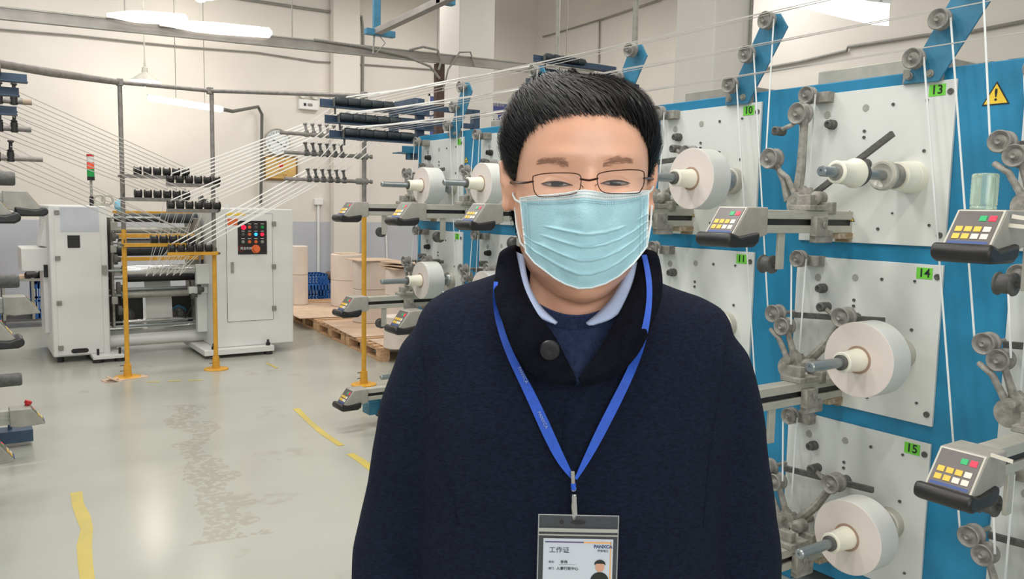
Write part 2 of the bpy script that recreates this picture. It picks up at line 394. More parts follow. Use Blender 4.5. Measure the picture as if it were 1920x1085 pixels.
def arm_unit(k, row, label, loc=None, rz=0, lift=None, box_tip=0, plain=False):
    """traverse arm with keypad box; local frame: origin on plate, at rail centre"""
    O = Vector((PX, Y00+k*PITCHY+.389, Z0-row*ROWZ-.4986)) if loc is None else Vector(loc)
    t = thing('traverse_arm', label, 'machine arm', O, 'traverse arms with keypad boxes', rz)
    bb = dict(world=False)
    b = MB(); b.b2((-.56, -.03, .010), (0, .03, .042)); b.b2((-.56, -.03, -.040), (0, .03, -.012)); b.b2((-.56, -.018, -.012), (0, .03, .01))
    rail = b.build('rail', ALUL, t, bev=.002, **bb)
    MB().b2((-.56, -.0195, -.0115), (0, -.018, .0095)).build('rail_slot', BLACK, rail, smooth=False, **bb)
    b = MB(); b.b2((-.03, -.03, -.075), (-.0, .03, -.04)); b.b2((-.1, -.035, -.062), (-.0, .03, -.04)); b.build('end_bracket', RUST, t, bev=.002, **bb)
    b = MB(); b.b2((-.27, -.055, -.052), (-.2, -.028, .02)); b.b2((-.30, -.045, .042), (-.19, .045, .062)); b.b2((-.26, -.05, -.075), (-.16, -.02, -.03)); b.b2((-.28, -.03, .06), (-.25, .03, .10)); b.b2((-.17, -.045, .03), (-.14, .02, .075))
    b.lathe((-.225, -.055, -.01), (0, -1, 0), [(0, .012), (.006, .012)], 8)
    car = b.build('carriage', CAST, t, bev=.004, **bb)
    # pivot lever cluster
    b = MB()
    gy = .11
    b.lathe((-.17, gy, .065), (1, 0, 0), [(0, .0), (0, .046), (.012, .046), (.012, 0)], 22, cap=False)
    b.build('sector_plate', CAST, t, **bb)
    b = MB()
    b.tube([(-.15, gy, .065), (-.16, gy-.05, .08), (-.17, .03, .075)], .014, 8)
    b.tube([(-.14, gy+.01, .07), (-.14, gy+.04, .12), (-.14, gy+.07, .17), (-.13, gy+.12, .20)], [.014, .012, .011, .01], 8)
    b.box((-.15, gy-.03, .11), (.03, .06, .025), Matrix.Rotation(R(35), 3, 'X')); b.box((-.16, gy-.06, .10), (.02, .02, .06), Matrix.Rotation(R(-30), 3, 'X')); b.cyl((-.2, gy-.02, .1), (-.1, gy-.02, .1), .012)
    b.lathe((-.19, .02, .09), (1, 0, 0), [(0, .012), (.01, .026), (.05, .026), (.06, .01)], 14)
    b.build('linkage', CAST, t, bev=.0015, **bb)
    # bracket hanging below with black roller
    MB().b2((-.43, -.018, -.17), (-.395, -.006, -.03)).build('hanger_plate', ALUL, t, bev=.002, **bb)
    b = MB(); b.lathe((-.412, -.006, -.155), (0, 1, 0), [(0, .008), (.02, .008), (.02, .032), (.026, .034), (.03, .028), (.06, .028), (.064, .034), (.07, .032), (.07, .01), (.06, .008)], 20); b.build('roller', DUSTD, t, **bb)
    # keypad box
    y0, y1 = -.062, .062
    prof = [(-.55, .050), (-.655, .050), (-.728, -.048), (-.60, -.056), (-.55, -.045)]
    MB()
    hs = MB().prism([(x, y0, z) for x, z in prof], (0, y1-y0, 0)).build('control_box', HOUS, t, bev=.004, **bb)
    a = Vector((-.655, 0, .050)); c = Vector((-.728, 0, -.048)); sd = (c-a).normalized(); nn = Vector((sd.z, 0, -sd.x)); nn = nn if nn.x < 0 else -nn
    def S(u, v, h=0): return a+Vector((0, -u, 0))+sd*v+nn*h     # u to image right, v down the face
    SL = (c-a).length
    def plate(mb, u0, u1, v0, v1, h0, h1):
        vs = [S(u0, v0, h0), S(u1, v0, h0), S(u1, v1, h0), S(u0, v1, h0), S(u0, v0, h1), S(u1, v0, h1), S(u1, v1, h1), S(u0, v1, h1)]
        return mb.add(vs, [(0, 1, 2, 3), (7, 6, 5, 4), (0, 4, 5, 1), (1, 5, 6, 2), (2, 6, 7, 3), (3, 7, 4, 0)])
    plate(MB(), -.060, .060, .003, SL-.003, 0, .002).build('bezel', ALUL, hs, **bb)
    plate(MB(), -.054, .054, .008, SL-.008, .002, .004).build('keypad', KEYP, hs, **bb)
    if not plain:
        for mtl, u in ((GLED, .006), (RLED, .030)): plate(MB(), u, u+.017, .024, .040, .004, .0055).build('button', mtl, hs, **bb)
        for r_ in range(2):
            for c_ in range(4):
                yl = c_ < 2 or (c_ == 2 and r_ == 0)
                u = -.044+c_*.0235; v = .058+r_*.023
                plate(MB(), u, u+.018, v, v+.016, .004, .0055).build('button', YBTN if yl else WBTN, hs, **bb)
        plate(MB(), -.05, .05, SL-.018, SL-.010, .004, .0045).build('blue_strip', mat('strip_blue', (50, 78, 140), .5, var=.05) if 'strip_blue' not in bpy.data.materials else bpy.data.materials['strip_blue'], hs, **bb)
    b = MB(); P_ = [(-.60, -.035), (-.605, -.072), (-.63, -.086), (-.735, -.086), (-.758, -.075), (-.762, -.055), (-.748, -.034), (-.728, -.040), (-.70, -.050)]
    b.prism([(x, -.076, z) for x, z in P_], (0, .152, 0)).build('bumper', BLACK, hs, bev=.010, seg=3, **bb)
    return t


LBL = {(-1, 0): 'keypad arm at right edge beside panel 13, clear jar standing on its box',
       (-1, 1): 'keypad arm in lower right corner beside panel 15',
       (0, 0): 'keypad arm reaching from panel 13 just right of the masked man',
       (0, 1): 'grey arm and carriage on panel 14 with large paper roll, box hidden by the coat',
       (0, 2): 'grey carriage at panel 15 in bottom right corner behind the coat',
       (1, 0): 'grey rail and carriage at panel 10 beside the man\'s mask',
       (2, 0): 'upper keypad arm ending just left of the man\'s ear',
       (3, 0): 'upper keypad arm, middle of the three left of the man',
       (4, 0): 'upper keypad arm furthest back, crossing the yellow pole',
       (4, 1): 'keypad arm below the far rolls, in front of the pallets',
       (3, 1): 'middle keypad arm with red light just above the man\'s shoulder',
       (4, 2): 'lowest keypad arm left of the coat above the blue foot channel'}
for (k, row), lb in LBL.items():
    t = arm_unit(k, row, lb)
    if k == -1:
        for i, (y, z, an) in enumerate(((-.078, .010, 4), (-.095, .030, 9)) if row == 0 else ((-.09, .052, 4),)):
            MB().box((-.645, y, z), (.002, .055, .010), Matrix.Rotation(R(an), 3, 'X')).build('paper_label', WBTN, t, world=False)

# dancer arms, bars and side pulleys, one set per panel
def tension_set(k, row):
    O = Vector((PX, Y00+k*PITCHY, Z0-row*ROWZ))
    def P(x, y, z): return O+Vector((x, y, z))
    t = MB()
    if (k, row) == (0, 0):
        pu = [(-.13, .534, -.084, .042), (-.13, .657, -.251, .042)]
        rod = [P(-.10, .165, -.18), P(-.10, .53, -.43)]
        lever = [P(-.12, .519, -.09), P(-.12, .524, -.30), P(-.12, .540, -.44)]
        small = P(-.16, .609, -.147); link = [small, P(-.14, .56, -.125), P(-.12, .53, -.09)]
        low = [P(-.12, .657, -.251), P(-.12, .60, -.34), P(-.12, .575, -.42)]
    else:
        pu = [(-.13, .600, -.232, .036), (-.13, .553, -.278, .036)]
        tilt = -.0 if row < 2 else 0
        rod = [P(-.06, .578, -.238), P(-.06, .176, -.212)]
        lever = [P(-.11, .301, -.211), P(-.11, .38, -.33), P(-.12, .465, -.425)]
        small = P(-.11, .398, -.184); link = [small, P(-.11, .345, -.215), P(-.11, .31, -.25)]
        low = [P(-.12, .553, -.278), P(-.12, .525, -.35), P(-.12, .50, -.42)]
    tn = thing('tension_arm', None, 'machine arm', O+Vector((0, .35, -.3)), 'dusty tension arms with pulleys on the panels')
    tn['label'] = {(0, 0): 'dusty tension arm on the blue strip left of empty spindle 13', (0, 1): 'dusty tension arm pressing on the large roll at panel 14', (0, 2): 'dusty tension arm pressing on the roll at panel 15',
                   (-1, 0): 'tension arm pulleys under the yellow warning triangle at right edge', (-1, 1): 'tension arm pulleys at right edge between the two keypad boxes', (-1, 2): 'tension arm pulleys at right edge under the lowest keypad box',
                   (1, 0): 'tension arm at panel 10 next to the masked man\'s ear', (3, 0): 'tension arm of upper roll just left of the man\'s ear', (4, 0): 'tension arm of farthest upper roll, left of panel with green tag', (4, 1): 'tension arm of far lower roll above the man\'s shoulder', (3, 1): 'tension arm of half hidden roll at the man\'s shoulder'}[(k, row)]
    for i, (x, y, z, r) in enumerate(pu):
        b = MB(); pulley(b, P(x, y, z), r, .05, .02); b.cyl(P(x+.03, y, z), P(0, y, z) if i == 0 and (k, row) != (0, 0) else P(x+.045, y, z), .008)
        b.build('pulley', DUST, tn, angle=30)
    M = MB(); d = (Vector(rod[1])-Vector(rod[0]))
    M.ribbon([rod[0], rod[1]], Vector((0, d.z, -d.y)).normalized()*.022, .016); M.cyl(P(0, .316, rod[0].z*0-.2235 if (k, row) != (0, 0) else -.28), P(-.06, .316, -.2235 if (k, row) != (0, 0) else -.28), .022)
    M.build('flat_bar', DUSTD, tn, bev=.0015)
    b = MB(); b.ribbon(lever, [(.0, .012, .02)]*3, .03) if False else b.tube(lever, [.014, .018, .020], 8)
    b.cyl(lever[-1], Vector(lever[-1])+Vector((.12, 0, 0)), .016); b.build('lever', CAST, tn)
    MB().tube(link, .009, 8).build('link', CAST, tn); MB().tube(low, [.010, .013, .016], 8).build('lower_link', CAST, tn)
    b = MB(); b.lathe(small, (-1, 0, 0), [(-.03, .018), (.02, .018), (.024, .012), (.018, .008)], 14); b.build('small_roller', DUSTD, tn)
    if (k, row) != (0, 0):
        b = MB(); pulley(b, P(-.12, .301, -.211), .038, .055, .03); b.build('press_roller', DUST, tn, angle=30)
for kr in ((0, 0), (0, 1), (0, 2), (-1, 0), (-1, 1), (-1, 2), (1, 0), (3, 0), (4, 0), (4, 1), (3, 1)): tension_set(*kr)

# top brackets with three pulleys, leaning towards the camera
TP = [(-.052, 2.335-2.0186), (.042, 2.213-2.0186), (.125, 2.095-2.0186)]
for k in range(0, 5):
    O = Vector((PX, Y00+k*PITCHY, Z0))
    pts = [(.185, .0), (-.01, .355), (-.085, .345), (-.125, .285), (.06, -.005)]
    if k == 0: pts = [(.185, 0), (-.18, .64), (-.33, .60), (.055, -.005)]
    b = MB().prism([O+Vector((-.028, y, z)) for y, z in pts], (.008, 0, 0)); br = b.build('pulley_bracket', MIDBLUE, creel, bev=.002)
    b = MB()
    for y in (.085, .16): b.lathe(O+Vector((-.028, y, .025)), (-1, 0, 0), [(0, .014), (.006, .014), (.006, .009), (.014, .009)], 12)
    b.b2(O+Vector((-.02, .05, -.0)), O+Vector((.0, .19, .05)))
    b.build('bracket_bolts', ALU, br)
    for i, (y, z) in enumerate(TP):
        b = MB(); pulley(b, O+Vector((-.07, y, z)), .036, .034, .03); b.build('pulley', DUST, br, angle=30)
    if k == 0:
        b = MB(); pulley(b, O+Vector((-.07, -.15, .44)), .036, .034, .03); b.build('pulley', DUST, br, angle=30)
# warning triangles
def triangle(c, s, parent, mark):
    c = Vector(c); h = s*.87
    def tri(s_, x, z0=0): hh = s_*.87; return [c+Vector((x, s_/2, -hh/3)), c+Vector((x, -s_/2, -hh/3)), c+Vector((x, 0, hh*2/3))]
    o = MB().prism(tri(s, 0), (-.001, 0, 0)).build('warning_sign', INK, parent, smooth=False)
    MB().prism(tri(s*.84, -.001), (-.0006, 0, 0)).build('sign_face', YEL, o, smooth=False)
    if mark: text('!', s*.62, c+Vector((-.002, 0, s*.06)), (0, -1, 0), (0, 0, 1), INK, o, 'sign_mark', bold=.001)
    else: MB().prism([c+Vector((-.0017, y, z)) for y, z in ((.010, -.004), (.002, .004), (-.010, .0), (-.010, -.006), (.010, -.008))], (-.0005, 0, 0)).build('sign_mark', INK, o, smooth=False)
triangle((PX-.001, 1.365, 1.945), .088, creel, True)
triangle((PX-.0125, 1.865, 1.538), .048, creel, False)
triangle((PX-.0125, 2.68, 1.538), .042, creel, False)
triangle((PX-.001, 4.74, 1.86), .05, creel, False)

# paper rolls on the spindles
def roll(k, row, label, r=.132, wd=.105, x0=-.28):
    O = Vector((PX+x0, Y00+k*PITCHY+.132, Z0-row*ROWZ-.331))
    t = thing('paper_roll', label, 'roll', O, 'paper tape rolls on the creel spindles')
    ri = .046
    b = MB(); b.lathe(O, (1, 0, 0), [(0, r-.001), (.001, r), (wd-.001, r), (wd, r-.001)], 72, cap=False); b.build('wrap', PAPERS, t)
    b = MB()
    for s_ in (0, wd):
        prof = []
        n = 14
        for i in range(n+1):
            rr = ri+(r-.001-ri)*i/n; prof.append((s_+(.0006 if i % 2 else -.0002)*(1 if s_ else -1), rr))
        b.lathe(O, (1, 0, 0), prof, 72, cap=False)
    b.build('end_faces', PAPER, t)
    b = MB().lathe(O, (1, 0, 0), [(-.002, .040), (-.002, .049), (wd+.002, .049), (wd+.002, .040), (-.002, .040)], 40, cap=False); b.build('core', CORE, t)
    b = MB().lathe(O, (1, 0, 0), [(.03, .041), (0, .041), (-.012, .0395), (-.07, .034), (-.092, .036), (-.095, .034), (-.095, .026), (-.08, .0178)], 32, cap=False); b.build('core_plug', PLUG, t)
    b = MB().lathe(O, (1, 0, 0), [(-.078, .0178), (-.09, .026), (-.104, .027), (-.106, .024), (-.106, .0176)], 28, cap=False); b.build('collar', DUSTD, t)
roll(0, 1, 'large white paper roll at panel 14, right of the man')
roll(0, 2, 'white paper roll at panel 15 in the bottom right')
roll(1, 0, 'white paper roll at panel 10 beside the man\'s temple', r=.128)
roll(3, 0, 'upper white roll touching the left of the man\'s head', r=.122, wd=.1, x0=-.3)
roll(4, 0, 'upper white paper roll farthest from the man', r=.122, wd=.12, x0=-.26)
roll(4, 1, 'lower far white paper roll above the man\'s shoulder', r=.126, wd=.12, x0=-.26)
roll(3, 1, 'lower white roll mostly hidden by the shoulder', r=.125, wd=.1)
# empty core chucks on spindle 13
O = Vector((PX, Y00+.132, Z0-.331))
t = thing('core_chuck', 'white core chuck on the empty spindle at panel 13', 'spindle part', O+Vector((-.38, 0, 0)))
MB().lathe(O+Vector((-.47, 0, 0)), (1, 0, 0), [(0, .019), (0, .034), (.004, .038), (.01, .036), (.075, .041), (.10, .050), (.105, .050), (.105, .018)], 32).build('chuck_body', PLUG, t)
MB().lathe(O+Vector((-.365, 0, 0)), (1, 0, 0), [(0, .042), (.02, .046), (.035, .040), (.05, .03), (.06, .02)], 28).build('chuck_ring', DUSTD, t)
MB().lathe(O+Vector((-.476, 0, 0)), (1, 0, 0), [(0, .018), (0, .026), (.006, .028), (.008, .03)], 24).build('bearing', ALU, t)
t = thing('core_chuck', 'grey flanged chuck close to panel 13 on the empty spindle', 'spindle part', O+Vector((-.16, 0, 0)))
MB().lathe(O+Vector((-.205, 0, 0)), (1, 0, 0), [(.004, .019), (.002, .03), (-.006, .040), (-.006, .047), (.002, .053), (.014, .053), (.020, .046), (.03, .042)], 36).build('flange', ALUL, t)
MB().lathe(O+Vector((-.18, 0, 0)), (1, 0, 0), [(0, .042), (.048, .044), (.05, .04)], 32).build('chuck_body', CAST, t)
MB().lathe(O+Vector((-.118, 0, 0)), (1, 0, 0), [(0, .02), (0, .050), (.05, .052), (.06, .056), (.065, .056), (.065, .018)], 32).build('chuck_ring', PLUG, t)

# clear jar on the box at the right edge
jb = Vector((PX-.622, Y00-PITCHY+.404, Z0-.4986+.0505))
jo = MB().lathe(jb, (0, 0, 1), [(0, 0), (0, .030), (.004, .032), (.010, .030), (.012, .032)] + [(.014+.006*i, .0315 if i % 2 else .0325) for i in range(13)] + [(.092, .03), (.094, .024), (.094, 0)], 32, cap=False).build('jar', GLASS, org=jb)
tag(jo, 'clear greenish ribbed jar standing on the keypad box at right', 'jar')
for i, (dz, dx) in enumerate(((.0, 0), (.022, -.015))):
    p = at_X(1095 if 0 else 1860, 425-18*i, PX-.66)
# white paper labels stuck near the keypad
lb = at_X(1858, 425, PX-.665)

# ================================================================ BLACK GUIDE ROLLERS ON NAVY CHANNELS
def roller_rack(name, label, x0, x1, y, zs, dx, post_x, lengths):
    t = thing(name, label, 'roller rack', (post_x, y, 0))
    for i, z in enumerate(zs):
        xs = x0+dx*i
        b = MB(); b.b2((xs, y+.03, z-.035), (x1+dx*i, y+.036, z+.02)); b.b2((xs, y-.035, z-.04), (x1+dx*i, y+.036, z-.034))
        ch = b.build('channel', NAVY, t)
        L_ = lengths[i]; n = 5
        for j in range(n):
            xa = xs+.10+j*L_/n
            MB().lathe((xa, y, z+.012), (1, 0, 0), [(0, .018), (.002, .026), (.008, .029), (L_/n-.010, .029), (L_/n-.004, .026), (L_/n-.002, .018)], 16).build('roller', RUBBER, ch)
        b = MB(); b.cyl((xs+.09, y, z+.012), (xs+.115+L_, y, z+.012), .011); b.b2((xs+.085, y-.012, z-.035), (xs+.095, y+.012, z+.025)); b.cyl((xs+.1, y, z-.04), (xs+.1, y, z-.085), .007)
        b.build('axle', DUSTD, ch)
    return t
ry = 5.6
rk = roller_rack('roller_rack', 'three navy channels carrying black rollers beside the far grey pole', 2.17, 3.05, ry, (2.275, 2.165, 2.06), .035, 2.95, (.46, .48, .55))
b = MB(); b.b2((2.93, ry+.0, 1.94), (2.99, ry+.05, 2.36)); b.b2((2.86, 5.38, 1.90), (2.93, ry+.06, 1.94)); b.build('post', NAVY, rk, bev=.003)
b = MB(); b.b2((2.75, ry-.12, 1.945), (3.3, ry-.10, 1.99)); b.b2((2.75, ry-.12, 1.94), (3.3, ry+.06, 1.948)); b.cyl((2.83, ry-.06, 1.94), (2.83, ry-.06, 1.90), .016); b.cyl((2.9, ry-.06, 1.95), (2.9, ry-.06, 2.05), .012); b.cyl((2.96, ry-.06, 1.95), (2.96, ry-.06, 2.05), .012)
b.build('cross_beam', MIDBLUE, rk)
b = MB()
for z in (2.12, 2.24, 2.36): b.b2((2.95, ry+.45, z-.02), (3.75, ry+.50, z+.02))
b.b2((3.70, ry+.44, 0), (3.76, ry+.50, 2.38)); b.b2((2.93, ry+.05, 2.33), (2.99, ry+.5, 2.37)); b.b2((2.93, ry+.44, 2.10), (2.99, ry+.50, 2.38))
b.build('rear_beam', NAVY, rk)
rk2 = roller_rack('roller_rack', 'navy channels with black rollers rising behind the man\'s head', 4.02, 4.93, ry, (2.80, 2.60, 2.42), -.07, 5.2, (.42, .42, .42))
b = MB(); b.b2((4.0, ry+.07, 2.66), (5.2, ry+.075, 2.73)); b.b2((5.14, ry+.06, 0), (5.24, ry+.14, 2.70)); b.b2((4.85, ry+.04, 2.36), (4.93, ry+.10, 2.80)); b.b2((4.85, ry+.04, .0), (4.93, ry+.10, 2.38)); b.cyl((5.2, ry+.1, 2.7), (5.5, ry+.1, 2.45), .015)
b.build('post', NAVY, rk2)

# ================================================================ GUIDE STAND (poles) AND SPOOLS
def spool(mb, p, ax, h=.06, r=.018, n=12):
    mb.lathe(p, ax, [(0, r*.5), (0, r*.9), (h*.12, r), (h*.2, r*.55), (h*.8, r*.55), (h*.88, r), (h, r*.9), (h, r*.4)], n)
def pole(name, label, x, y, ztop, zy, group='floor poles of the tape guide'):
    t = thing(name, label, 'pole', (x, y, 0), group)
    MB().cyl((x, y, .012), (x, y, zy), .02, n=16).build('painted_pole', YPOLE, t)
    MB().cyl((x, y, zy), (x, y, ztop), .019, n=16).build('upper_pole', GPOLE, t)
    MB().lathe((x, y, 0), (0, 0, 1), [(0, .11), (.008, .11), (.012, .10), (.013, .034), (.12, .03), (.12, .02)], 28).build('base_plate', YPOLE, t)
    b = MB()
    for z in (.06, .11): b.cyl((x-.06, y, z), (x+.02, y, z), .004, n=8)
    b.build('set_screw', DUSTD, t)
    return t
poles = []
p1 = pole('guide_pole', 'left yellow and grey pole standing before the winding machine', 1.20, 7.72, 2.56, 1.30)
p2 = pole('guide_pole', 'middle yellow and grey pole with disc foot before the right cabinet', 1.955, 7.72, 2.56, 1.08)
p3 = pole('guide_pole', 'right yellow pole half hidden behind keypad arms', 2.873, 6.45, 2.48, 1.52)
# bars with black guide rollers
def guide_bar(pl, x0, x1, y, z, xs, mt, mtr=BLACK, side=1):
    br = MB().b2((min(x0, x1), y-.055, z-.016), (max(x0, x1), y-.045+.02, z+.016)).build('guide_bar', mt, pl, bev=.002)
    b = MB(); b.cyl((x0, y-.07, z), (x0, y+.05, z), .009); b.cyl((x0+.02*side, y-.03, z), (x0+.02*side, y-.03, z+.05), .006); b.build('clamp', DUSTD, br)
    for x in xs:
        b = MB(); b.lathe((x-.032, y-.04, z+.05), (1, 0, 0), [(0, .02), (.003, .036), (.010, .038), (.016, .028), (.048, .028), (.054, .038), (.061, .036), (.064, .02)], 16); b.b2((x-.03, y-.045, z), (x+.03, y-.035, z+.03))
        b.build('guide_roller', mtr, br)
    return br
xsL = [1.315+.079*i for i in range(6)]
xsR = [1.575+.079*i for i in range(6)]
for z, mt in ((1.757, GPOLE), (1.56, GPOLE), (1.165, YPOLE)): guide_bar(p1, 1.18, 1.70, 7.72, z, xsL if z > 1.3 else [x+.12 for x in xsL[:5]], mt)
for z, mt in ((1.695, GPOLE), (1.468, GPOLE), (1.085, YPOLE)): guide_bar(p2, 1.98, 1.54, 7.70, z, xsR[:5] if z < 1.3 else xsR[:6], mt, side=-1)
# rods with upright spools on the right pole
for j, (xt, z) in enumerate(((2.16, 2.11), (2.195, 1.957), (2.195, 1.748))):
    rd = MB().tube([(xt, 6.47, z+.0), (2.873, 6.45, z-.002)], [.015, .016], 10).build('guide_rod', GPOLE, p3)
    MB().lathe((2.80, 6.45, z), (1, 0, 0), [(0, .02), (.004, .026), (.1, .028), (.104, .012), (.13, .012), (.13, .018), (.145, .018)], 12).build('clamp', DUST, rd)
    for i in range(6):
        x = 2.376+.061*i if j != 2 else 2.396+.061*i
        b = MB(); b.lathe((x, 6.462, z), (1, 0, 0), [(-.02, .016), (-.015, .022), (.015, .022), (.02, .016)], 12)
        spool(b, (x, 6.462, z+.018), (-.18, 0, 1), .072, .019)
        b.build('spool', DUSTD if j else DUST, rd)
# left guide rods: ends reach into the frame
lp = thing('guide_stand', 'grey guide rods with black spools reaching in at left edge', 'guide stand', (-.1, 6.58, 0))
MB().cyl((-.1, 6.58, 0), (-.1, 6.58, 2.5), .02).lathe((-.1, 6.58, 0), (0, 0, 1), [(0, .11), (.012, .1), (.012, .02)], 24).build('pole', GPOLE, lp)
for j, (xt, z) in enumerate(((.462, 2.205), (.458, 2.02), (.52, 1.82))):
    rd = MB().cyl((-.1, 6.58, z), (xt, 6.58, z), .018, n=12).build('guide_rod', GPOLE, lp)
    if j == 0: MB().cyl((xt-.05, 6.58, z), (xt+.005, 6.58, z), .019, n=12).build('rod_end', mat('tan_cap', (170, 150, 130), .6), rd)
    for i in range(6):
        x = xt-.1-.085*i if j < 2 else xt-.19-.08*i
        b = MB(); b.lathe((x, 6.575, z), (0, 0, 1), [(-.025, .018), (-.02, .024), (.04, .022), (.045, .016)], 12); spool(b, (x, 6.575, z+.045), (.05, 0, 1), .075, .021); b.build('spool', BLACK, rd)
rk3 = thing('roller_rack', 'navy channel ends with rollers at the upper left edge', 'roller rack', (-.1, 5.6, 0))
for j, (px, py) in enumerate(((50, 150), (35, 175), (31, 210))):
    q = at_Y(px, py, 5.6)
    b = MB(); b.b2((-.4, 5.57, q.z-.022), (q.x, 5.576, q.z+.028)); b.b2((-.4, 5.5, q.z-.026), (q.x, 5.576, q.z-.02)); c_ = b.build('channel', NAVY, rk3)
    MB().cyl((-.3, 5.53, q.z+.035), (q.x-.13, 5.53, q.z+.035), .03).build('roller', DUSTD, c_)
MB().b2((-.14, 5.55, 0), (-.08, 5.61, 2.4)).build('post', NAVY, rk3)

# overhead pipe joining the poles
pipe_pts = [at_Y(-60, 108, 6.6), at_Y(95, 136, 7.2), (1.19, 7.72, 2.545), (1.94, 7.72, 2.545), (2.873, 6.46, 2.46)]
MB().tube(pipe_pts[:3], [.032, .031, .026], 12).tube(pipe_pts[2:], .019, 12)
po = thing('overhead_pipe', 'grey pipe running across the tops of the guide poles', 'pipe', (1.2, 7.72, 2.54))
MB().tube(pipe_pts[:3], [.034, .032, .026], 12).build('thick_pipe', GPOLE, po)
MB().tube(pipe_pts[2:], .018, 12).build('thin_pipe', GPOLE, po)
b = MB()
for x, y in ((1.20, 7.72), (1.94, 7.72), (2.873, 6.46)): MB().box((x, y, 2.545 if y > 7 else 2.462), (.05, .06, .06)).build('pipe_clamp', DUST, po, bev=.006)

# ================================================================ TAPES
def strand(name, label, pts, cat='tape', group='paper tapes', wd=.011, mt=TAPE):
    pts = [Vector(p) for p in pts]; org = pts[0]; Ws = []
    for i, p in enumerate(pts):
        d = (pts[min(i+1, len(pts)-1)]-pts[max(0, i-1)]).normalized()
        side = d.cross(Vector((1, 0, 0))) if abs(d.z) < .75 else Vector((0, 1, 0)).cross(d).cross(d)
        side = side.normalized()
        Ws.append(side*wd)
    o = MB().ribbon(pts, Ws, .002).build(name, mt, org=org, smooth=False)
    return tag(o, label, cat, group)
zr = (2.275, 2.165, 2.06); zrod = (2.19, 2.035, 1.825)
zbar = (1.695+.09, 1.468+.09, 1.085+.09)
COLN = ['the farthest column', 'the second farthest column', 'the column hidden by the head', 'the column of panel 10', 'the column of panel 13', 'the column at right edge']
for c_, k in enumerate((4, 3, 2, 1, 0, -1)):
    for j in range(3):
        xr = 2.36+.075*c_; xs = 2.376+.061*c_+(0.02 if j == 2 else 0)
        xe = xsR[0]+.076*min(c_, 4 if j == 2 else 5)
        y, z = TP[j]
        bp = Vector((PX-.07, Y00+k*PITCHY+y, Z0+z+.034)) if k >= 0 else Vector((PX-.07, Y00-PITCHY+y, Z0+z+.034))
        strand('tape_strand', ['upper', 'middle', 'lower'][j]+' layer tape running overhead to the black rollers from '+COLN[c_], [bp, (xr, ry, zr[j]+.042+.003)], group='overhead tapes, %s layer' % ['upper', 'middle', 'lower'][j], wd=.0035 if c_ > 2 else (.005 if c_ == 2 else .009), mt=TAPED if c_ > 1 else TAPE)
        strand('tape_strand', 'white tape, %s across, descending from the black rollers to the %s spool rod' % (['first', 'second', 'third', 'fourth', 'fifth', 'last'][c_], ['upper', 'middle', 'lower'][j]), [(xr, ry, zr[j]+.044), (xs, 6.46, zrod[j])], group='tapes onto the %s spool rod' % ['upper', 'middle', 'lower'][j], wd=.010)
        strand('tape_strand', 'bright white tape from spool %s of the %s rod slanting to the machine' % (['one', 'two', 'three', 'four', 'five', 'six'][c_], ['upper', 'middle', 'lower'][j]), [(xs-.02, 6.46, zrod[j]), (xe, 7.66, zbar[j])], group='tapes from the %s rod to the machine' % ['upper', 'middle', 'lower'][j], wd=.011)
        strand('tape_strand', 'short tape from %s guide roller bar to the chrome roller, %s from left' % (['upper', 'middle', 'yellow'][j], ['first', 'second', 'third', 'fourth', 'fifth', 'sixth'][c_]), [(xe, 7.64, zbar[j]-.07+.06), (1.47+.06*c_, 8.28, .84)], group='short tapes onto the chrome roller', wd=.006)
        # left side, dimmer
        zl = (1.757+.09, 1.56+.09, 1.165+.09)[j]; zz = (2.28, 2.10, 1.9)[j]
        xl = (.36, .355, .33)[j]-.085*c_
        xe2 = xsL[5-c_] if j < 2 else xsL[min(4, 5-c_)]+.12
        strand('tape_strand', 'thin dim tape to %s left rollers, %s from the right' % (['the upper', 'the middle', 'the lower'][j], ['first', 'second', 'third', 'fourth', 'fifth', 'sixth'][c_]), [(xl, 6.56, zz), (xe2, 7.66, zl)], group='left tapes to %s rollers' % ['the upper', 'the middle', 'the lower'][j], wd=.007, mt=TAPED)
# vertical tapes on the creel
for k in (0, 1, 3, 4):
    for j in range(3):
        y, z = TP[j]; Ob = Vector((PX, Y00+k*PITCHY, Z0))
        a = Ob+Vector((-.07, y-.036, z)); row = j; kk = k-1
        e = Vector((PX-.13, Y00+kk*PITCHY+.600+.036+(.05 if (kk, row) == (0, 0) else 0), Z0-row*ROWZ-.232))
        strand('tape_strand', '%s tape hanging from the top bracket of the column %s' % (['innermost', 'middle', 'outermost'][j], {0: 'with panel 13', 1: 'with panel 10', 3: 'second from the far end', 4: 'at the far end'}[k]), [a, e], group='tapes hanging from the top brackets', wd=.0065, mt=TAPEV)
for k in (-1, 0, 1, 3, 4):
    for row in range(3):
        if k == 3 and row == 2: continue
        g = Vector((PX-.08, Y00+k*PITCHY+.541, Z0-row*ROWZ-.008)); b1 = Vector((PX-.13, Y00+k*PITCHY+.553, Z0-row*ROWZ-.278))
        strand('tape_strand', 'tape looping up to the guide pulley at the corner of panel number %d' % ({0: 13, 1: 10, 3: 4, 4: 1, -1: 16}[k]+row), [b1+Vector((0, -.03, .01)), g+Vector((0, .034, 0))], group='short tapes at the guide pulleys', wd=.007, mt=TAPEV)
        strand('tape_strand', 'tape dropping from the guide pulley along left edge of panel %d' % ({0: 13, 1: 10, 3: 4, 4: 1, -1: 16}[k]+row), [g+Vector((0, -.034, 0)), Vector((PX-.10, Y00+k*PITCHY+.50, Z0-row*ROWZ-.42))], group='tapes down the panel edges', wd=.007, mt=TAPEV)

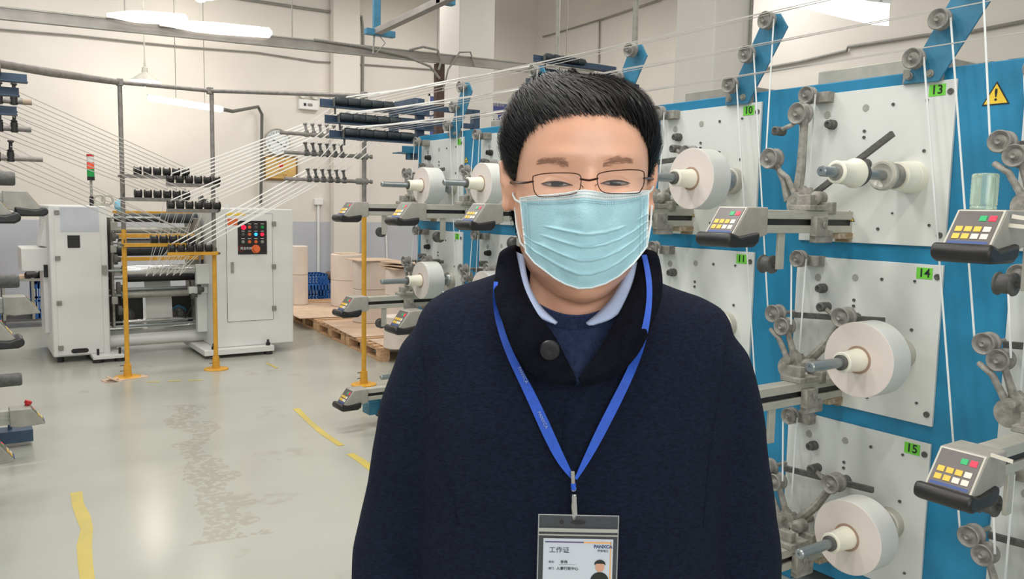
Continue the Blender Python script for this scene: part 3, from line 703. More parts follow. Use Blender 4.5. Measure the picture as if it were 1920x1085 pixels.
# ================================================================ WINDING MACHINE
mach = thing('winding_machine', 'white winding machine with two cabinets joined by rollers at the end of the aisle', 'machine', (1.6, 8.9, 0))
YL, YR = 8.68, 8.33
def face_box(mb, px0, py0, px1, py1, Y, th, dy=0):
    a = at_Y(px0, py0, Y); c = at_Y(px1, py1, Y); mb.b2((a.x, Y-th, min(a.z, c.z)), (c.x, Y+dy, max(a.z, c.z))); return mb
lx0, lx1 = .715, 1.205; rx0, rx1 = at_Y(402, 520, YR).x, at_Y(550, 520, YR).x
lc = MB().b2((lx0, YL, .06), (lx1, YL+1.05, 1.49)).build('left_cabinet', WHITE, mach, bev=.012)
MB().b2((lx0+.045, YL-.006, .075), (lx1-.06, YL, 1.47)).build('door', WHITE, lc, bev=.003)
for i, (x, y) in enumerate(((106, 398), (108, 484), (111, 568), (114, 652))): face_box(MB(), x-5, y-4, x+5, y+4, YL, .02).build('hinge', DUST, lc, bev=.002)
face_box(MB(), 112, 388, 186, 434, YL, .009).build('instruction_sheet', mat('grey_sheet', (196, 199, 207), .5, var=.03), lc)
b = MB(); face_box(b, 126, 441, 150, 464, YL, .016).build('vent_switch', BLACK, lc, bev=.003)
b = MB(); q = at_Y(150, 657, YL)
b.prism([(q.x+sx*.05+.025*math.cos(a)*(1), YL-.0075, q.z+.022*math.sin(a)) for sx, rng in ((1, range(-90, 91, 30)), (-1, range(90, 271, 30))) for a in [R(t_) for t_ in rng]], (0, .002, 0)).build('slot', BLACK, lc, smooth=False)
face_box(MB(), 191, 497, 200, 514, YL, .03).build('latch', ALU, lc, bev=.003)
b = MB(); b.b2((1.03, YL-.16, .035), (1.30, YL+.5, .07)); b.build('foot_plate', WHITE, lc, bev=.004)
b = MB()
for x, y in ((1.08, YL-.1), (1.27, YL-.1), (1.08, YL+.4), (.78, YL+.9), (.78, YL+.08)): b.cyl((x, y, 0), (x, y, .035 if x > 1 else .06), .05 if x > 1 else .03); b.cyl((x, y, .03), (x, y, .13 if x > 1 else .06), .012)
b.build('levelling_feet', BLACK, lc)
b = MB(); b.b2((.50, 8.95, .86), (.73, 9.5, 1.08)); b.prism([(.73, 9.0, 1.08), (.73, 9.0, 1.42), (.66, 9.0, 1.1)], (0, .4, 0)); b.b2((.68, 9.0, .25), (.72, 9.4, .86))
b.build('side_cover', WHITE, lc, bev=.008)
b = MB(); b.cyl((.70, 8.95, .80), (.70, 8.95, .92), .02); b.build('hose', BLACK, lc)
rc = MB().b2((rx0, YR, .09), (rx1, YR+1.1, 1.49)).build('right_cabinet', WHITE, mach, bev=.012)
# door as a raised panel
a = at_Y(424, 400, YR); c = at_Y(512, 598, YR)
MB().b2((a.x-.004, YR-.001, c.z-.004), (c.x+.004, YR, a.z+.004)).build('door_gap', DUSTD, rc, smooth=False)
MB().b2((a.x, YR-.006, c.z), (c.x, YR, a.z)).build('door', WHITE, rc, bev=.002)
for x, y in ((513, 419), (513, 499), (513.5, 577)): face_box(MB(), x-4, y-4, x+4, y+4, YR, .02).build('hinge', DUST, rc, bev=.002)
face_box(MB(), 432, 491, 438, 511, YR, .018).build('handle', ALU, rc, bev=.003)
face_box(MB(), 424, 399, 459, 404, YR, .008).build('label', YEL, rc, smooth=False)
face_box(MB(), 426, 410, 446, 422, YR, .008).build('label', ORANGE, rc, smooth=False)
cp = face_box(MB(), 445, 413.5, 500, 476, YR, .014).build('control_panel', BLACK, rc, bev=.002)
def knob(px, py, r, mt, ln=.012):
    q = at_Y(px, py, YR); MB().lathe((q.x, YR-.014, q.z), (0, -1, 0), [(0, r*1.3), (.003, r*1.3), (.003, r), (ln, r*.9), (ln, 0)], 16, cap=False).build('push_button', mt, cp)
CC = (455, 467, 479, 491)
for x, mt in zip(CC, (REDL, ORANGE, DUSTD, GREENL)): knob(x, 425.5, .013, mt)
for x, mt in zip(CC, (DUSTD, ORANGE, BLUEL, REDL)): knob(x, 439, .013, mt)
for x, mt in zip(CC, (ALU, ORANGE, ORANGE, ALU)): knob(x, 453, .013, mt)
knob(479, 466.5, .034, ORANGE, .04); knob(456, 426, .018, REDL)
for y in (419.5, 433, 447):
    for x in CC: face_box(MB(), x-3, y-.6, x+3, y+.6, YR, .0148).build('legend', PAPER, cp, smooth=False)
q = at_Y(461, 465.5, YR); text('南星机械', .03, (q.x, YR-.0146, q.z), (1, 0, 0), (0, 0, 1), WHITE, cp, 'maker_name')
MB().tube([(q.x-.05+.028*math.cos(t_*.5), YR-.0146, q.z+.03*math.sin(t_*.5)) for t_ in range(14)], .0015, 5).build('maker_ring', RED, cp)
b = MB(); b.b2((rx0-.13, YR-.10, .035), (rx1-.24, YR+.9, .09)); b.build('base_plinth', WHITE, rc, bev=.004)
b = MB()
for x, y in ((rx0-.03, YR-.05), (rx1-.29, YR-.05), (rx0, YR+.8), (rx1-.3, YR+.8)): b.cyl((x, y, 0), (x, y, .035), .045); b.cyl((x, y, .03), (x, y, .15), .012); b.cyl((x, y, .09), (x, y, .12), .022)
b.build('levelling_feet', BLACK, rc)
MB().tube([(rx0+.22, YR+.3, 1.49), (rx0+.22, YR+.3, 1.53)], .03).build('cap', WHITE, rc)
# rollers between the cabinets
XL, XR = 1.19, rx0+.02
def rl(name, px0, px1, py, r, mt, Y, shaft=True, n=18, ends=None):
    a = at_Y((px0+px1)/2, py, Y); x0 = at_Y(px0, py, Y).x; x1 = at_Y(px1, py, Y).x
    o = MB().lathe((x0, Y, a.z), (1, 0, 0), [(0, r*.6), (0, r*.92), (.01, r), (x1-x0-.01, r), (x1-x0, r*.92), (x1-x0, r*.6)], n).build(name, mt, mach)
    if shaft: MB().cyl((XL, Y, a.z), (XR, Y, a.z), min(.012, r*.5)).build('shaft', STEEL, o)
    return a.z
rl('dark_roller', 214, 300, 408, .045, RUBBER, 9.15); rl('dark_roller', 300, 388, 409, .052, RUBBER, 9.0)
rl('silver_roller', 214, 382, 431, .034, ALUL, 9.1); rl('grey_roller', 222, 384, 455, .045, DUSTD, 8.95)
rl('dark_roller', 214, 380, 470, .05, RUBBER, 9.1)
rl('chrome_roller', 228, 384, 505, .05, CHROME, 8.62); rl('dark_roller', 238, 372, 519, .042, BLACK, 8.9)
rl('steel_roller', 228, 352, 541, .02, STEEL, 8.85); rl('grey_roller', 228, 354, 551, .032, ALU, 8.8)
rl('chrome_roller', 230, 352, 600, .02, CHROME, 8.85); rl('steel_roller', 230, 352, 608, .018, STEEL, 8.8)
for py, px0, px1, Yq, hz in ((397, 212, 392, 9.2, .012), (442, 216, 380, 8.9, .02), (486, 216, 398, 8.75, .018)):
    a = at_Y(px0, py, Yq); c = at_Y(px1, py, Yq); MB().b2((a.x, Yq, a.z-hz), (c.x, Yq+.04, a.z+hz)).build('yellow_bar', YPOLE, mach, bev=.002)
z = at_Y(300, 621, 9.1).z; MB().cyl((XL, 9.1, z), (XR, 9.1, z), .05, n=20).build('cross_tube', PANEL, mach)
z = at_Y(300, 633, 8.85).z; MB().cyl((XL, 8.85, z), (XR+.1, 8.85, z), .062, n=20).build('cross_tube', WHITE, mach)
# paper web going down to the lower roll
a = at_Y(271, 526, 8.93); c = at_Y(322, 609, 8.93)
MB().ribbon([(a.x*.5+c.x*.5, 8.96, a.z), (a.x*.5+c.x*.5, 8.9, (a.z+c.z)/2), (a.x*.5+c.x*.5, 8.86, c.z-.01)], Vector((c.x-a.x, 0, 0)), .003).build('paper_web', PAPERS, mach)
# side plates with gear and bracket details
for x in (1.24, XR-.07): MB().b2((x, 8.72, .30), (x+.02, 9.35, 1.38)).build('side_plate', CAST, mach, bev=.004)
b = MB(); b.b2((XR-.12, 8.62, .22), (XR-.02, 8.70, .75)); b.b2((XR-.2, 8.60, .62), (XR-.02, 8.68, .69)); b.b2((XR-.14, 8.55, .72), (XR-.0, 8.62, .92)); b.build('right_bracket', PANEL, mach, bev=.006)
for x, y, z, r in ((1.27, 8.64, .98, .05), (1.29, 8.66, .70, .06), (1.26, 8.66, 1.2, .045), (XR-.1, 8.6, .66, .05), (XR-.16, 8.62, .60, .035), (1.3, 8.66, .48, .045)):
    MB().lathe((x-.02, y, z), (1, 0, 0), [(0, r*.3), (0, r), (.03, r), (.03, r*.5), (.06, r*.5)], 18).build('gear', DUSTD, mach)
b = MB()
for x, z, s in ((1.26, 1.3, .06), (1.25, 1.08, .05), (1.31, 1.12, .04), (1.28, .86, .06), (1.25, .58, .05), (XR-.09, 1.22, .05)): MB().box((x, 8.66, z), (s, .05, s*1.4)).build('bearing_block', ALU, mach, bev=.004)
for xa, xb in ((1.26, 1.58), (1.78, XR-.05)): MB().b2((xa, 9.1, .27), (xb, 9.3, .60)).build('rear_motor_housing', BLACK, mach, bev=.01)
for x in (1.42, 1.92):
    MB().lathe((x, 9.08, .38), (0, -1, 0), [(0, .07), (.04, .07), (.06, .04), (.10, .03)], 16).build('motor', DUSTD, mach)
MB().tube([(1.85, 9.05, .42), (1.9, 8.98, .46), (1.96, 9.0, .43), (1.99, 9.05, .40)], .012).build('blue_hose', BLUEL if 0 else MIDBLUE, mach)
b = MB(); b.tube([(1.3, 8.9, .30), (1.34, 8.86, .5), (1.32, 8.9, .62)], .008); b.tube([(XR-.2, 8.8, .35), (XR-.13, 8.75, .5), (XR-.15, 8.8, .75)], .008); b.build('hoses', BLACK, mach)
# top: ring valve, wheel, tower light
q = at_Y(186, 374, 8.9); b = MB()
b.tube([(q.x+.05*math.cos(t_*.628), 8.9, q.z+.045*math.sin(t_*.628)) for t_ in range(11)], .012, 8, cap=False); b.tube([(q.x+.08+.05*math.cos(t_*.628), 8.95, q.z+.045*math.sin(t_*.628)) for t_ in range(11)], .012, 8, cap=False); b.box((q.x+.02, 8.92, 1.5), (.14, .08, .03)); b.build('ring_clamp', ALUL, mach)
q = at_Y(380, 378, 9.0); MB().lathe((q.x-.03, 9.0, q.z), (1, 0, 0), [(0, .07), (.03, .07), (.03, .03), (.08, .03)], 22).build('hand_wheel', BLACK, mach)
q = at_Y(388, 376, 8.9); MB().tube([(q.x+.04*math.cos(t_*.628), 8.6, q.z+.045*math.sin(t_*.628)) for t_ in range(11)], .006, 8, cap=False).build('wheel_rim', CHROME, mach)
q = at_Y(224, 374, 8.95); b = MB().lathe((q.x, 8.95, 1.43), (0, 0, 1), [(0, .02), (.05, .05), (.10, .045), (.14, .0)], 16, cap=False); b.build('blue_dome_lamp', mat('pale_blue_dome', (150, 205, 230), .3, var=0), mach)
tx, ty = at_Y(170.5, 335, 8.9).x, 8.9
tl = thing('signal_tower', 'red and green signal tower light on a pole above left cabinet', 'signal light', (tx, ty, 1.49))
MB().cyl((tx, ty, 1.49), (tx, ty, 1.76), .012).build('stem', ALU, tl)
MB().cyl((tx, ty, 1.49), (tx, ty, 1.58), .02).cyl((tx, ty, 1.735), (tx, ty, 1.77), .034).build('base', BLACK, tl)
MB().cyl((tx, ty, 1.77), (tx, ty, 1.845), .033).build('green_lens', GREENL, tl)
MB().cyl((tx, ty, 1.845), (tx, ty, 1.91), .033).build('orange_lens', mat('coral_lens', (238, 92, 70), .35, var=0), tl)
MB().cyl((tx, ty, 1.91), (tx, ty, 1.965), .033).build('clear_lens', WHITE, tl)
MB().cyl((tx, ty, 1.965), (tx, ty, 1.985), .034).build('cap', RED, tl)

# ================================================================ LEFT CREEL (mostly outside the frame)
lcreel = thing('left_creel', 'second blue creel at left whose keypad boxes reach into the picture', 'machine', (-.45, 4.6, 0))
b = MB(); b.b2((-.46, 2.9, .1), (-.43, 6.0, 2.06)); b.build('frame_plate', BLUE, lcreel)
b = MB()
for y in (3.0, 4.4, 5.8): b.b2((-.56, y, 0), (-.46, y+.08, 2.0)); b.b2((-1.0, y, 0), (-.92, y+.08, 2.0)); b.b2((-1.0, y, .1), (-.46, y+.08, .2))
b.build('frame_posts', BLUE, lcreel)
lefts = [(85, 405, 5.2, 'upper far keypad box at left edge in front of the cabinet'), (33, 418, 4.3, 'upper near keypad box with black bumper at left edge'),
         (83, 588, 5.3, 'middle far keypad arm at left edge beside the blue crates'), (40, 648, 4.35, 'middle near keypad box with red button at left edge'),
         (92, 792, 5.45, 'lower far keypad arm above the blue foot channel at left'), (38, 862, 4.75, 'lowest keypad box at left edge close to the floor')]
for i, (px, py, Y, lb) in enumerate(lefts):
    q = at_Y(px, py, Y)
    t = arm_unit(0, 0, lb, loc=(q.x-.75, Y, q.z+.085 if i in (0, 1, 3) else q.z+.06), rz=math.pi)
    # extend the rail back to the plate
    L_ = q.x-.75+.43
    b = MB(); b.b2((0, -.03, .010), (max(.02, L_), .03, .042)); b.b2((0, -.03, -.040), (max(.02, L_), .03, -.012)); b.build('rail_extension', ALUL, t, world=False)
    if i in (3, 4): MB().lathe((-.64, -.03, .05), (-.5, 0, 1), [(0, .012), (.012, .012), (.012, .020), (.03, .020), (.032, .016)], 14).build('stop_button', RED, t, world=False)
    if i in (2, 4, 5, 0):
        for ch in t.children:
            if ch.name.startswith('control_box') and i in (2, 4, 5):
                for g in list(ch.children):
                    if g.name.startswith('bumper'): bpy.data.objects.remove(g)
    if i != 2:
        for ch in list(t.children):
            if ch.name.split('.')[0] in ('hanger_plate', 'roller'): bpy.data.objects.remove(ch)
for i, (px, py, Y) in enumerate(((28, 335, 4.6), (36, 526, 4.5), (41, 710, 4.9))):
    q = at_Y(px, py, Y); b = MB(); b.lathe((-.43, Y, q.z), (1, 0, 0), [(0, .06), (.05, .06), (.05, .034), (q.x+.42, .034), (q.x+.43, .030), (q.x+.43, .01)], 24)
    b.build('spindle', DUSTD, lcreel)
b = MB(); q = at_Z(62, 806, .10); b.b2((-.9, q.y, .03), (q.x, q.y+.14, .035)); b.b2((-.9, q.y, .035), (q.x, q.y+.006, .10)); b.b2((-.9, q.y, .10), (q.x, q.y+.14, .105)); b.cyl((q.x-.12, q.y+.07, .1), (q.x-.12, q.y+.07, .22), .012); b.b2((q.x-.45, q.y+.02, 0), (q.x-.38, q.y+.12, .035))
b.build('foot_channel', NAVY, lcreel)
tag(MB().tube([(-.2, 5.6, .01), (-.02, 5.5, .03), (.05, 5.62, .05), (.03, 5.75, .03), (-.1, 5.8, .012)], .012, 8).build('red_hose', RED, org=(0, 5.6, 0)), 'bright red hose loop on the floor at left edge', 'hose')

# ================================================================ OVERHEAD
TY = 8.0
tr = thing('cable_tray', 'long grey cable tray crossing the hall below the ceiling', 'cable tray', (3, TY, 3.1))
za, zb_ = 3.03, 3.19
def tz(x): return za+(zb_-za)*x/5.7
b = MB(); P3 = [(x, TY, tz(x)) for x in (-.6, 6.6)]
b.ribbon([(-.6, TY, tz(-.6)), (6.6, TY, tz(6.6))], Vector((0, 0, .085)), .10); b.build('trough', TRAY, tr, smooth=False)
b = MB(); b.ribbon([(-.6, TY-.052, tz(-.6)+.045), (6.6, TY-.052, tz(6.6)+.045)], Vector((0, 0, .012)), .012); b.ribbon([(-.6, TY-.052, tz(-.6)-.045), (6.6, TY-.052, tz(6.6)-.045)], Vector((0, 0, .012)), .012); b.build('edge_lip', ALU, tr, smooth=False)
b = MB()
for x in (-.2, 1.3, 2.8, 4.42, 6.2): MB().cyl((x, TY, tz(x)), (x, TY, 6.6), .005).build('hanger_rod', DUST, tr)
b = MB()
b.tube([(3.0, TY-.06, tz(3)+.05), (3.5, TY-.07, tz(3.5)+.03), (4.0, TY-.07, tz(4)-.02), (4.3, TY-.06, tz(4.3)-.10), (4.42, TY-.06, tz(4.4)-.22)], .014)
b.tube([(4.05, TY-.07, tz(4)+.05), (4.2, TY-.08, tz(4)+.10), (4.38, TY-.08, tz(4)+.09), (4.43, TY-.07, tz(4)-.02), (4.40, TY-.07, tz(4)-.12)], .013)
b.tube([(4.46, TY-.06, tz(4.4)-.35), (4.52, TY-.07, tz(4)-.1), (4.66, TY-.07, tz(4)+.10), (4.8, TY-.07, tz(4)+.12), (4.86, TY-.07, tz(4)-.03)], .010)
b.build('loose_cables', DUST, tr)
MB().b2((4.40, TY-.03, 0), (4.50, TY+.04, 3.1)).build('steel_post', BROWN, tr, bev=.004)
# glossy white strips along the tray, their brightness put in as added glow
for (a0, a1, lb) in (((200, 28), (352, 37), 'long white strip with added glow along the cable tray at upper left'), ((300, 44), (510, 62), 'white strip with added glow along the cable tray nearer the wall corner')):
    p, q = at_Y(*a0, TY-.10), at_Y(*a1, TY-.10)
    t = thing('tray_strip', lb, 'lamp', p, 'white glowing strips on the tray')
    MB().tube([p, p.lerp(q, .3), p.lerp(q, .5), p.lerp(q, .97), q], [.015, .05, .055, .048, .015], 12).build('tube', WGLOW, t); MB().ribbon([p+Vector((0, .03, .0)), q+Vector((0, .03, .0))], Vector((0, 0, .04)), .02).build('holder', ALUL, t)
p, q = at_Y(277, 183, 9.9), at_Y(418, 205, 9.9)
t = thing('tube_lamp', 'glowing tube lamp hanging below the pendant above the machine', 'lamp', p)
MB().tube([p, p.lerp(q, .02), p.lerp(q, .98), q], [.02, .036, .036, .02], 14).build('tube', LAMP, t)
MB().tube([p+Vector((0, .02, .03)), q+Vector((0, .02, .03))], .014).build('holder', ALUL, t)
MB().cyl(p+Vector((.3, .02, .03)), (p.x+.3, p.y+.02, 6.6), .004).cyl(q+Vector((-.2, .02, .03)), (q.x-.2, q.y+.02, 6.6), .004).build('hanger', ALU, t)
b = MB(); b.tube([q, q+Vector((.25, .5, .04)), at_Y(484, 200, 12.42), at_Y(491, 214, 12.42), at_Y(489, 384, 12.42)], .022); b.build('supply_conduit', DUSTD, t)
def pendant(px, py, Y, lb):
    q = at_Y(px, py, Y)
    t = thing('pendant_lamp', lb, 'lamp', (q.x, q.y, q.z), 'pendant lamps')
    MB().cyl((q.x, q.y, q.z+.25), (q.x, q.y, 6.6), .008, n=8).build('cord', ALUL, t)
    MB().lathe((q.x, q.y, q.z), (0, 0, 1), [(.26, .012), (.18, .016), (.17, .035), (.11, .04), (.10, .05), (.0, .19), (-.005, .195), (.0, .185), (.09, .045)], 28, cap=False).build('shade', ALUL, t)
    MB().lathe((q.x, q.y, q.z), (0, 0, -1), [(-.08, .03), (-.03, .07), (.03, .075), (.06, .05), (.075, 0)], 18, cap=False).build('bulb', BULB, t)
    d = bpy.data.lights.new('bulb_light', 'POINT'); d.energy = 12; d.color = (1, .93, .82); d.shadow_soft_size = .08
    l = bpy.data.objects.new('bulb_light', d); COL.objects.link(l); l.location = (q.x, q.y, q.z-.12)
pendant(272, 152, 11.6, 'white cone pendant lamp hanging above the winding machine')
pendant(376, -6, 11.6, 'pendant lamp cut off by the top edge of the picture')
q = at_X(1575, 8, 7.4)
t = thing('tube_lamp', 'bright lamp fixture at the top edge above panel 13', 'lamp', q)
p2_ = at_X(1650, 26, 7.0); p1_ = at_X(1500, -6, 7.4)
MB().cyl(p1_+Vector((0, 0, .1)), (p1_.x, p1_.y, 6.6), .01).cyl(p2_+Vector((0, 0, .1)), (p2_.x, p2_.y, 6.6), .01).build('hanger', ALU, t)
MB().ribbon([p1_, p2_], Vector((.0, 0, .20)), .2).build('diffuser', WGLOW, t); MB().ribbon([p1_+Vector((0, 0, .12)), p2_+Vector((0, 0, .12))], Vector((0, 0, .04)), .24).build('housing', WHITE, t)
# hanging blue beam
h0 = at_X(706, 60, 2.95); h1 = at_X(828, 2, 2.95)
t = thing('hanging_beam', 'grey blue beam hanging on a strut near the ceiling', 'beam', h0)
MB().ribbon([h0, h0.lerp(h1, 1.15)], Vector((0, 0, .05)), .06).build('beam', TRAY, t, bev=.003)
b = MB(); b.b2((h0.x-.03, h0.y-.02, h0.z), (h0.x+.03, h0.y+.02, 6.6)); b.b2((h0.x-.1, h0.y-.03, h0.z-.03), (h0.x+.16, h0.y+.03, h0.z+.02)); b.b2((h1.x-.03, h1.y-.03, h1.z-.02), (h1.x+.10, h1.y+.03, h1.z+.05))
b.build('strut', MIDBLUE, t, bev=.003)
b = MB(); b.tube([(h0.x-.02, h0.y, h0.z-.02), (h0.x-.03, h0.y, h0.z-.18)], .008); b.tube([h0, h0+Vector((.08, 0, -.08)), h0+Vector((.0, 0, -.17))], .004); b.build('cable', DUST, t)
for i, (x0, y0_, Yq, r, lb) in enumerate(((1045, 90, 7.5, .022, 'thin metal pole hanging from ceiling behind the hair'), (1190, 90, 6.6, .030, 'thicker grey pole hanging from the ceiling beside the blue bracket'))):
    q = at_Y(x0, y0_, Yq); tag(MB().cyl((q.x, q.y, q.z-.3), (q.x, q.y, 6.6), r).build('hanging_pole', ALU, org=(q.x, q.y, q.z)), lb, 'pole')

# ================================================================ THINGS ON THE WALLS
YWq = WY-.03
def wall_pipe(name, lb, pts, r, mt=TRAY, Y=YWq):
    P_ = [at_Y(x, y, Y) for x, y in pts]; tag(MB().tube(P_, r, 8).build(name, mt, org=P_[0]), lb, 'pipe')
wall_pipe('wall_pipe', 'grey pipe running along the top of back wall then down', [(440, -4), (560, 14), (645, 26), (678, 31), (681, 60), (680, 182)], .022, DUST)
wall_pipe('wall_cable', 'thin cable sagging across the back wall under the tray', [(-10, 54), (140, 66), (260, 79), (350, 88), (480, 98), (590, 115), (700, 122), (830, 132)], .011, DUST)
wall_pipe('wall_conduit', 'thin white conduit going down the back wall from a socket', [(597, 384), (597, 560)], .022, WHITE, Y=WY-.03)
wall_pipe('wall_conduit', 'thin pale conduit on the back wall behind the far keypad arms', [(722, 395), (727, 520)], .018, WHITE)
def wall_pipe_x(lb, pts, r, X=WX-.03, mt=TRAY, name='wall_pipe'):
    P_ = [at_X(x, y, X) for x, y in pts]; tag(MB().tube(P_, r, 8).build(name, mt, org=P_[0]), lb, 'pipe')
wall_pipe_x('white pipe along the right wall above the windows', [(1925, 39), (1822, 59), (1735, 66), (1590, 88), (1588, 95), (1500, 116), (1390, 136)], .02, mt=DUST)
wall_pipe_x('pipe along the right wall near the top, left of the wide pillar', [(1240, -1), (1124, 38), (1122, 118)], .018)
wall_pipe_x('frayed cable end sticking out of the right wall', [(1122, 38), (1040, 63), (1018, 69)], .014, mt=DUST, name='wall_cable')
q = at_Y(1379, 20, 6.6)
tag(MB().cyl((5.9+.45, 5.34, .0), (5.9+.45, 5.34, 4.2), .018).build('wall_conduit', DUST, org=(6.35, 5.34, 0)), 'conduit running up the near face of the wide pillar', 'pipe')
sk = at_Y(597, 378, WY-.03); tag(MB().b2((sk.x-.07, WY-.07, sk.z-.05), (sk.x+.07, WY-.0, sk.z+.05)).build('wall_socket', WHITE, org=sk, bev=.008), 'small white socket box on the back wall above the conduit', 'socket')
ck = at_Y(519, 266, WY)
t = thing('wall_clock', 'round white wall clock above the framed gold plaque', 'clock', (ck.x, WY, ck.z))
MB().lathe((ck.x, WY, ck.z), (0, -1, 0), [(0, .20), (.03, .205), (.045, .195), (.03, .182)], 40, cap=False).build('rim', ALUL, t)
MB().lathe((ck.x, WY, ck.z), (0, -1, 0), [(.028, 0), (.028, .186)], 40, cap=False).build('dial', mat('clock_dial', (208, 214, 216), .4, var=0), t)
for h in range(1, 13):
    an = R(90-30*h); text(str(h), .055, (ck.x+.14*math.cos(an), WY-.030, ck.z+.14*math.sin(an)), (1, 0, 0), (0, 0, 1), INK, t, 'numeral')
for an, ln in ((R(160), .10), (R(-32), .13)): MB().ribbon([(ck.x, WY-.034, ck.z), (ck.x+ln*math.cos(an), WY-.034, ck.z+ln*math.sin(an))], Vector((math.sin(an), 0, -math.cos(an)))*.01, .002).build('clock_hand', INK, t)
pq = at_Y(525.5, 315, WY); t = thing('award_plaque', 'gold award plaque in dark frame on back wall', 'plaque', (pq.x, WY, pq.z))
MB().b2((pq.x-.265, WY-.03, pq.z-.19), (pq.x+.265, WY, pq.z+.19)).build('frame', mat('plaque_frame', (120, 92, 50), .5), t, bev=.006)
MB().b2((pq.x-.235, WY-.034, pq.z-.16), (pq.x+.235, WY-.03, pq.z+.16)).build('plate', mat('plaque_gold', (216, 180, 112), .4, .3, var=.1), t)
MB().lathe((pq.x, WY-.035, pq.z+.04), (0, -1, 0), [(0, .035), (.002, .03)], 14).build('red_emblem', RED, t)
for i, (dz, s) in enumerate(((.115, '荣誉证书'), (-.04, '先进单位'), (-.11, '二〇一九年'))): text(s, .038, (pq.x, WY-.0355, pq.z+dz), (1, 0, 0), (0, 0, 1), mat('plaque_ink', (150, 110, 60), .6) if 'plaque_ink' not in bpy.data.materials else bpy.data.materials['plaque_ink'], t, 'lettering')
eq = at_Y(577, 197, WY); t = thing('emergency_light', 'white emergency lamp box with two round lights on back wall', 'emergency light', (eq.x, WY, eq.z))
MB().b2((eq.x-.155, WY-.07, eq.z-.075), (eq.x+.155, WY, eq.z+.075)).build('body', WHITE, t, bev=.01)
for s_ in (-1, 1): MB().lathe((eq.x+s_*.1, WY-.03, eq.z+.14), (0, -1, 0), [(-.02, .03), (0, .055), (.04, .06), (.045, .05), (.03, 0)], 18, cap=False).build('lamp_head', ALUL, t)
for i, s_ in enumerate((-.07, -.01, .03)): MB().b2((eq.x+s_-.02, WY-.072, eq.z-.025), (eq.x+s_+.02, WY-.07, eq.z+.02)).build('indicator', INK if i == 0 else DUST, t)
# banner
b0 = at_Y(806, 185, WY-.02); b1 = at_Y(1030, 270, WY-.02)
zt = at_Y(880, 188, WY-.02).z; zb2 = at_Y(880, 262, WY-.02).z
t = thing('wall_banner', 'purple blue slogan banner on the back wall beside the pillar', 'banner', (b0.x, WY, zb2))
MB().b2((b0.x, WY-.02, zb2), (b1.x, WY, zt)).build('sheet', mat('banner_print', (84, 78, 128), .6, c2=(64, 92, 158), scale=.5, stretch=(.3, 1, 1.6)), t)
MB().b2((b0.x-.03, WY-.03, zt), (b1.x+.03, WY, zt+.04)).build('rail', WHITE, t)
MB().b2((b0.x-.03, WY-.03, zb2-.03), (b0.x, WY, zt+.04)).build('side_rail', WHITE, t)
qa = at_Y(821, 216, WY-.03); text('质量', .17, (qa.x, WY-.023, qa.z), (1, 0, 0), (0, 0, 1), WHITE, t, 'slogan', bold=.004)
qa = at_Y(921, 222, WY-.03); text('是企业的生命', .17, (qa.x, WY-.023, qa.z), (1, 0, 0), (0, 0, 1), WHITE, t, 'slogan', align='LEFT', bold=.004)
qa = at_Y(823, 199, WY-.03); text('安全第一', .06, (qa.x, WY-.023, qa.z), (1, 0, 0), (0, 0, 1), PAPER, t, 'small_print')
qa = at_Y(936, 197, WY-.03); text('质量方针', .06, (qa.x, WY-.023, qa.z), (1, 0, 0), (0, 0, 1), PAPER, t, 'small_print')
qa = at_Y(940, 212, WY-.03); text('预防为主', .07, (qa.x, WY-.023, qa.z), (1, 0, 0), (0, 0, 1), RED, t, 'small_print')

# ================================================================ PALLETS, ROLLS, CRATES
PA = R(-4)
def pallet(cx, cy, lb, w_=1.1, d_=1.05):
    t = thing('pallet', lb, 'pallet', (cx, cy, 0), 'wooden pallets in a row', PA)
    for i in range(7):
        y = -d_/2+.05+i*(d_-.1)/6; MB().box((0, y, .131), (w_, .095, .018)).build('plank', WOOD, t, world=False)
    for x in (-w_/2+.05, 0, w_/2-.05):
        MB().box((x, 0, .113), (.09, d_, .018)).build('stringer', WOOD, t, world=False); MB().box((x, 0, .010), (.09, d_, .018)).build('stringer', WOOD, t, world=False)
        for y in (-d_/2+.06, 0, d_/2-.06): MB().box((x, y, .0615), (.10, .12, .085)).build('block', WOOD, t, world=False)
    return t
def rotp(x, y): return x
pcs = [(4.02, 7.80, 'nearest wooden pallet left of the coat shoulder'), (4.10, 8.90, 'middle wooden pallet with cardboard behind the yellow pole'), (4.19, 10.0, 'far wooden pallet near the tall kraft roll'), (4.28, 11.1, 'farthest wooden pallet against the back wall, behind the cabinet')]
for x, y, lb in pcs: pallet(x, y, lb)
for (cx, cy, sx, sy, lb) in ((4.02, 8.62, .98, 1.3, 'brown cardboard sheet lying over the middle pallets'), (4.0, 10.35, .95, 1.5, 'brown cardboard sheet over the far pallet')):
    o = MB().box((cx, cy, .146), (sx, sy, .006), Matrix.Rotation(R(-6), 3, 'Z')).build('cardboard_sheet', CARD, org=(cx, cy, .146)); tag(o, lb, 'cardboard')
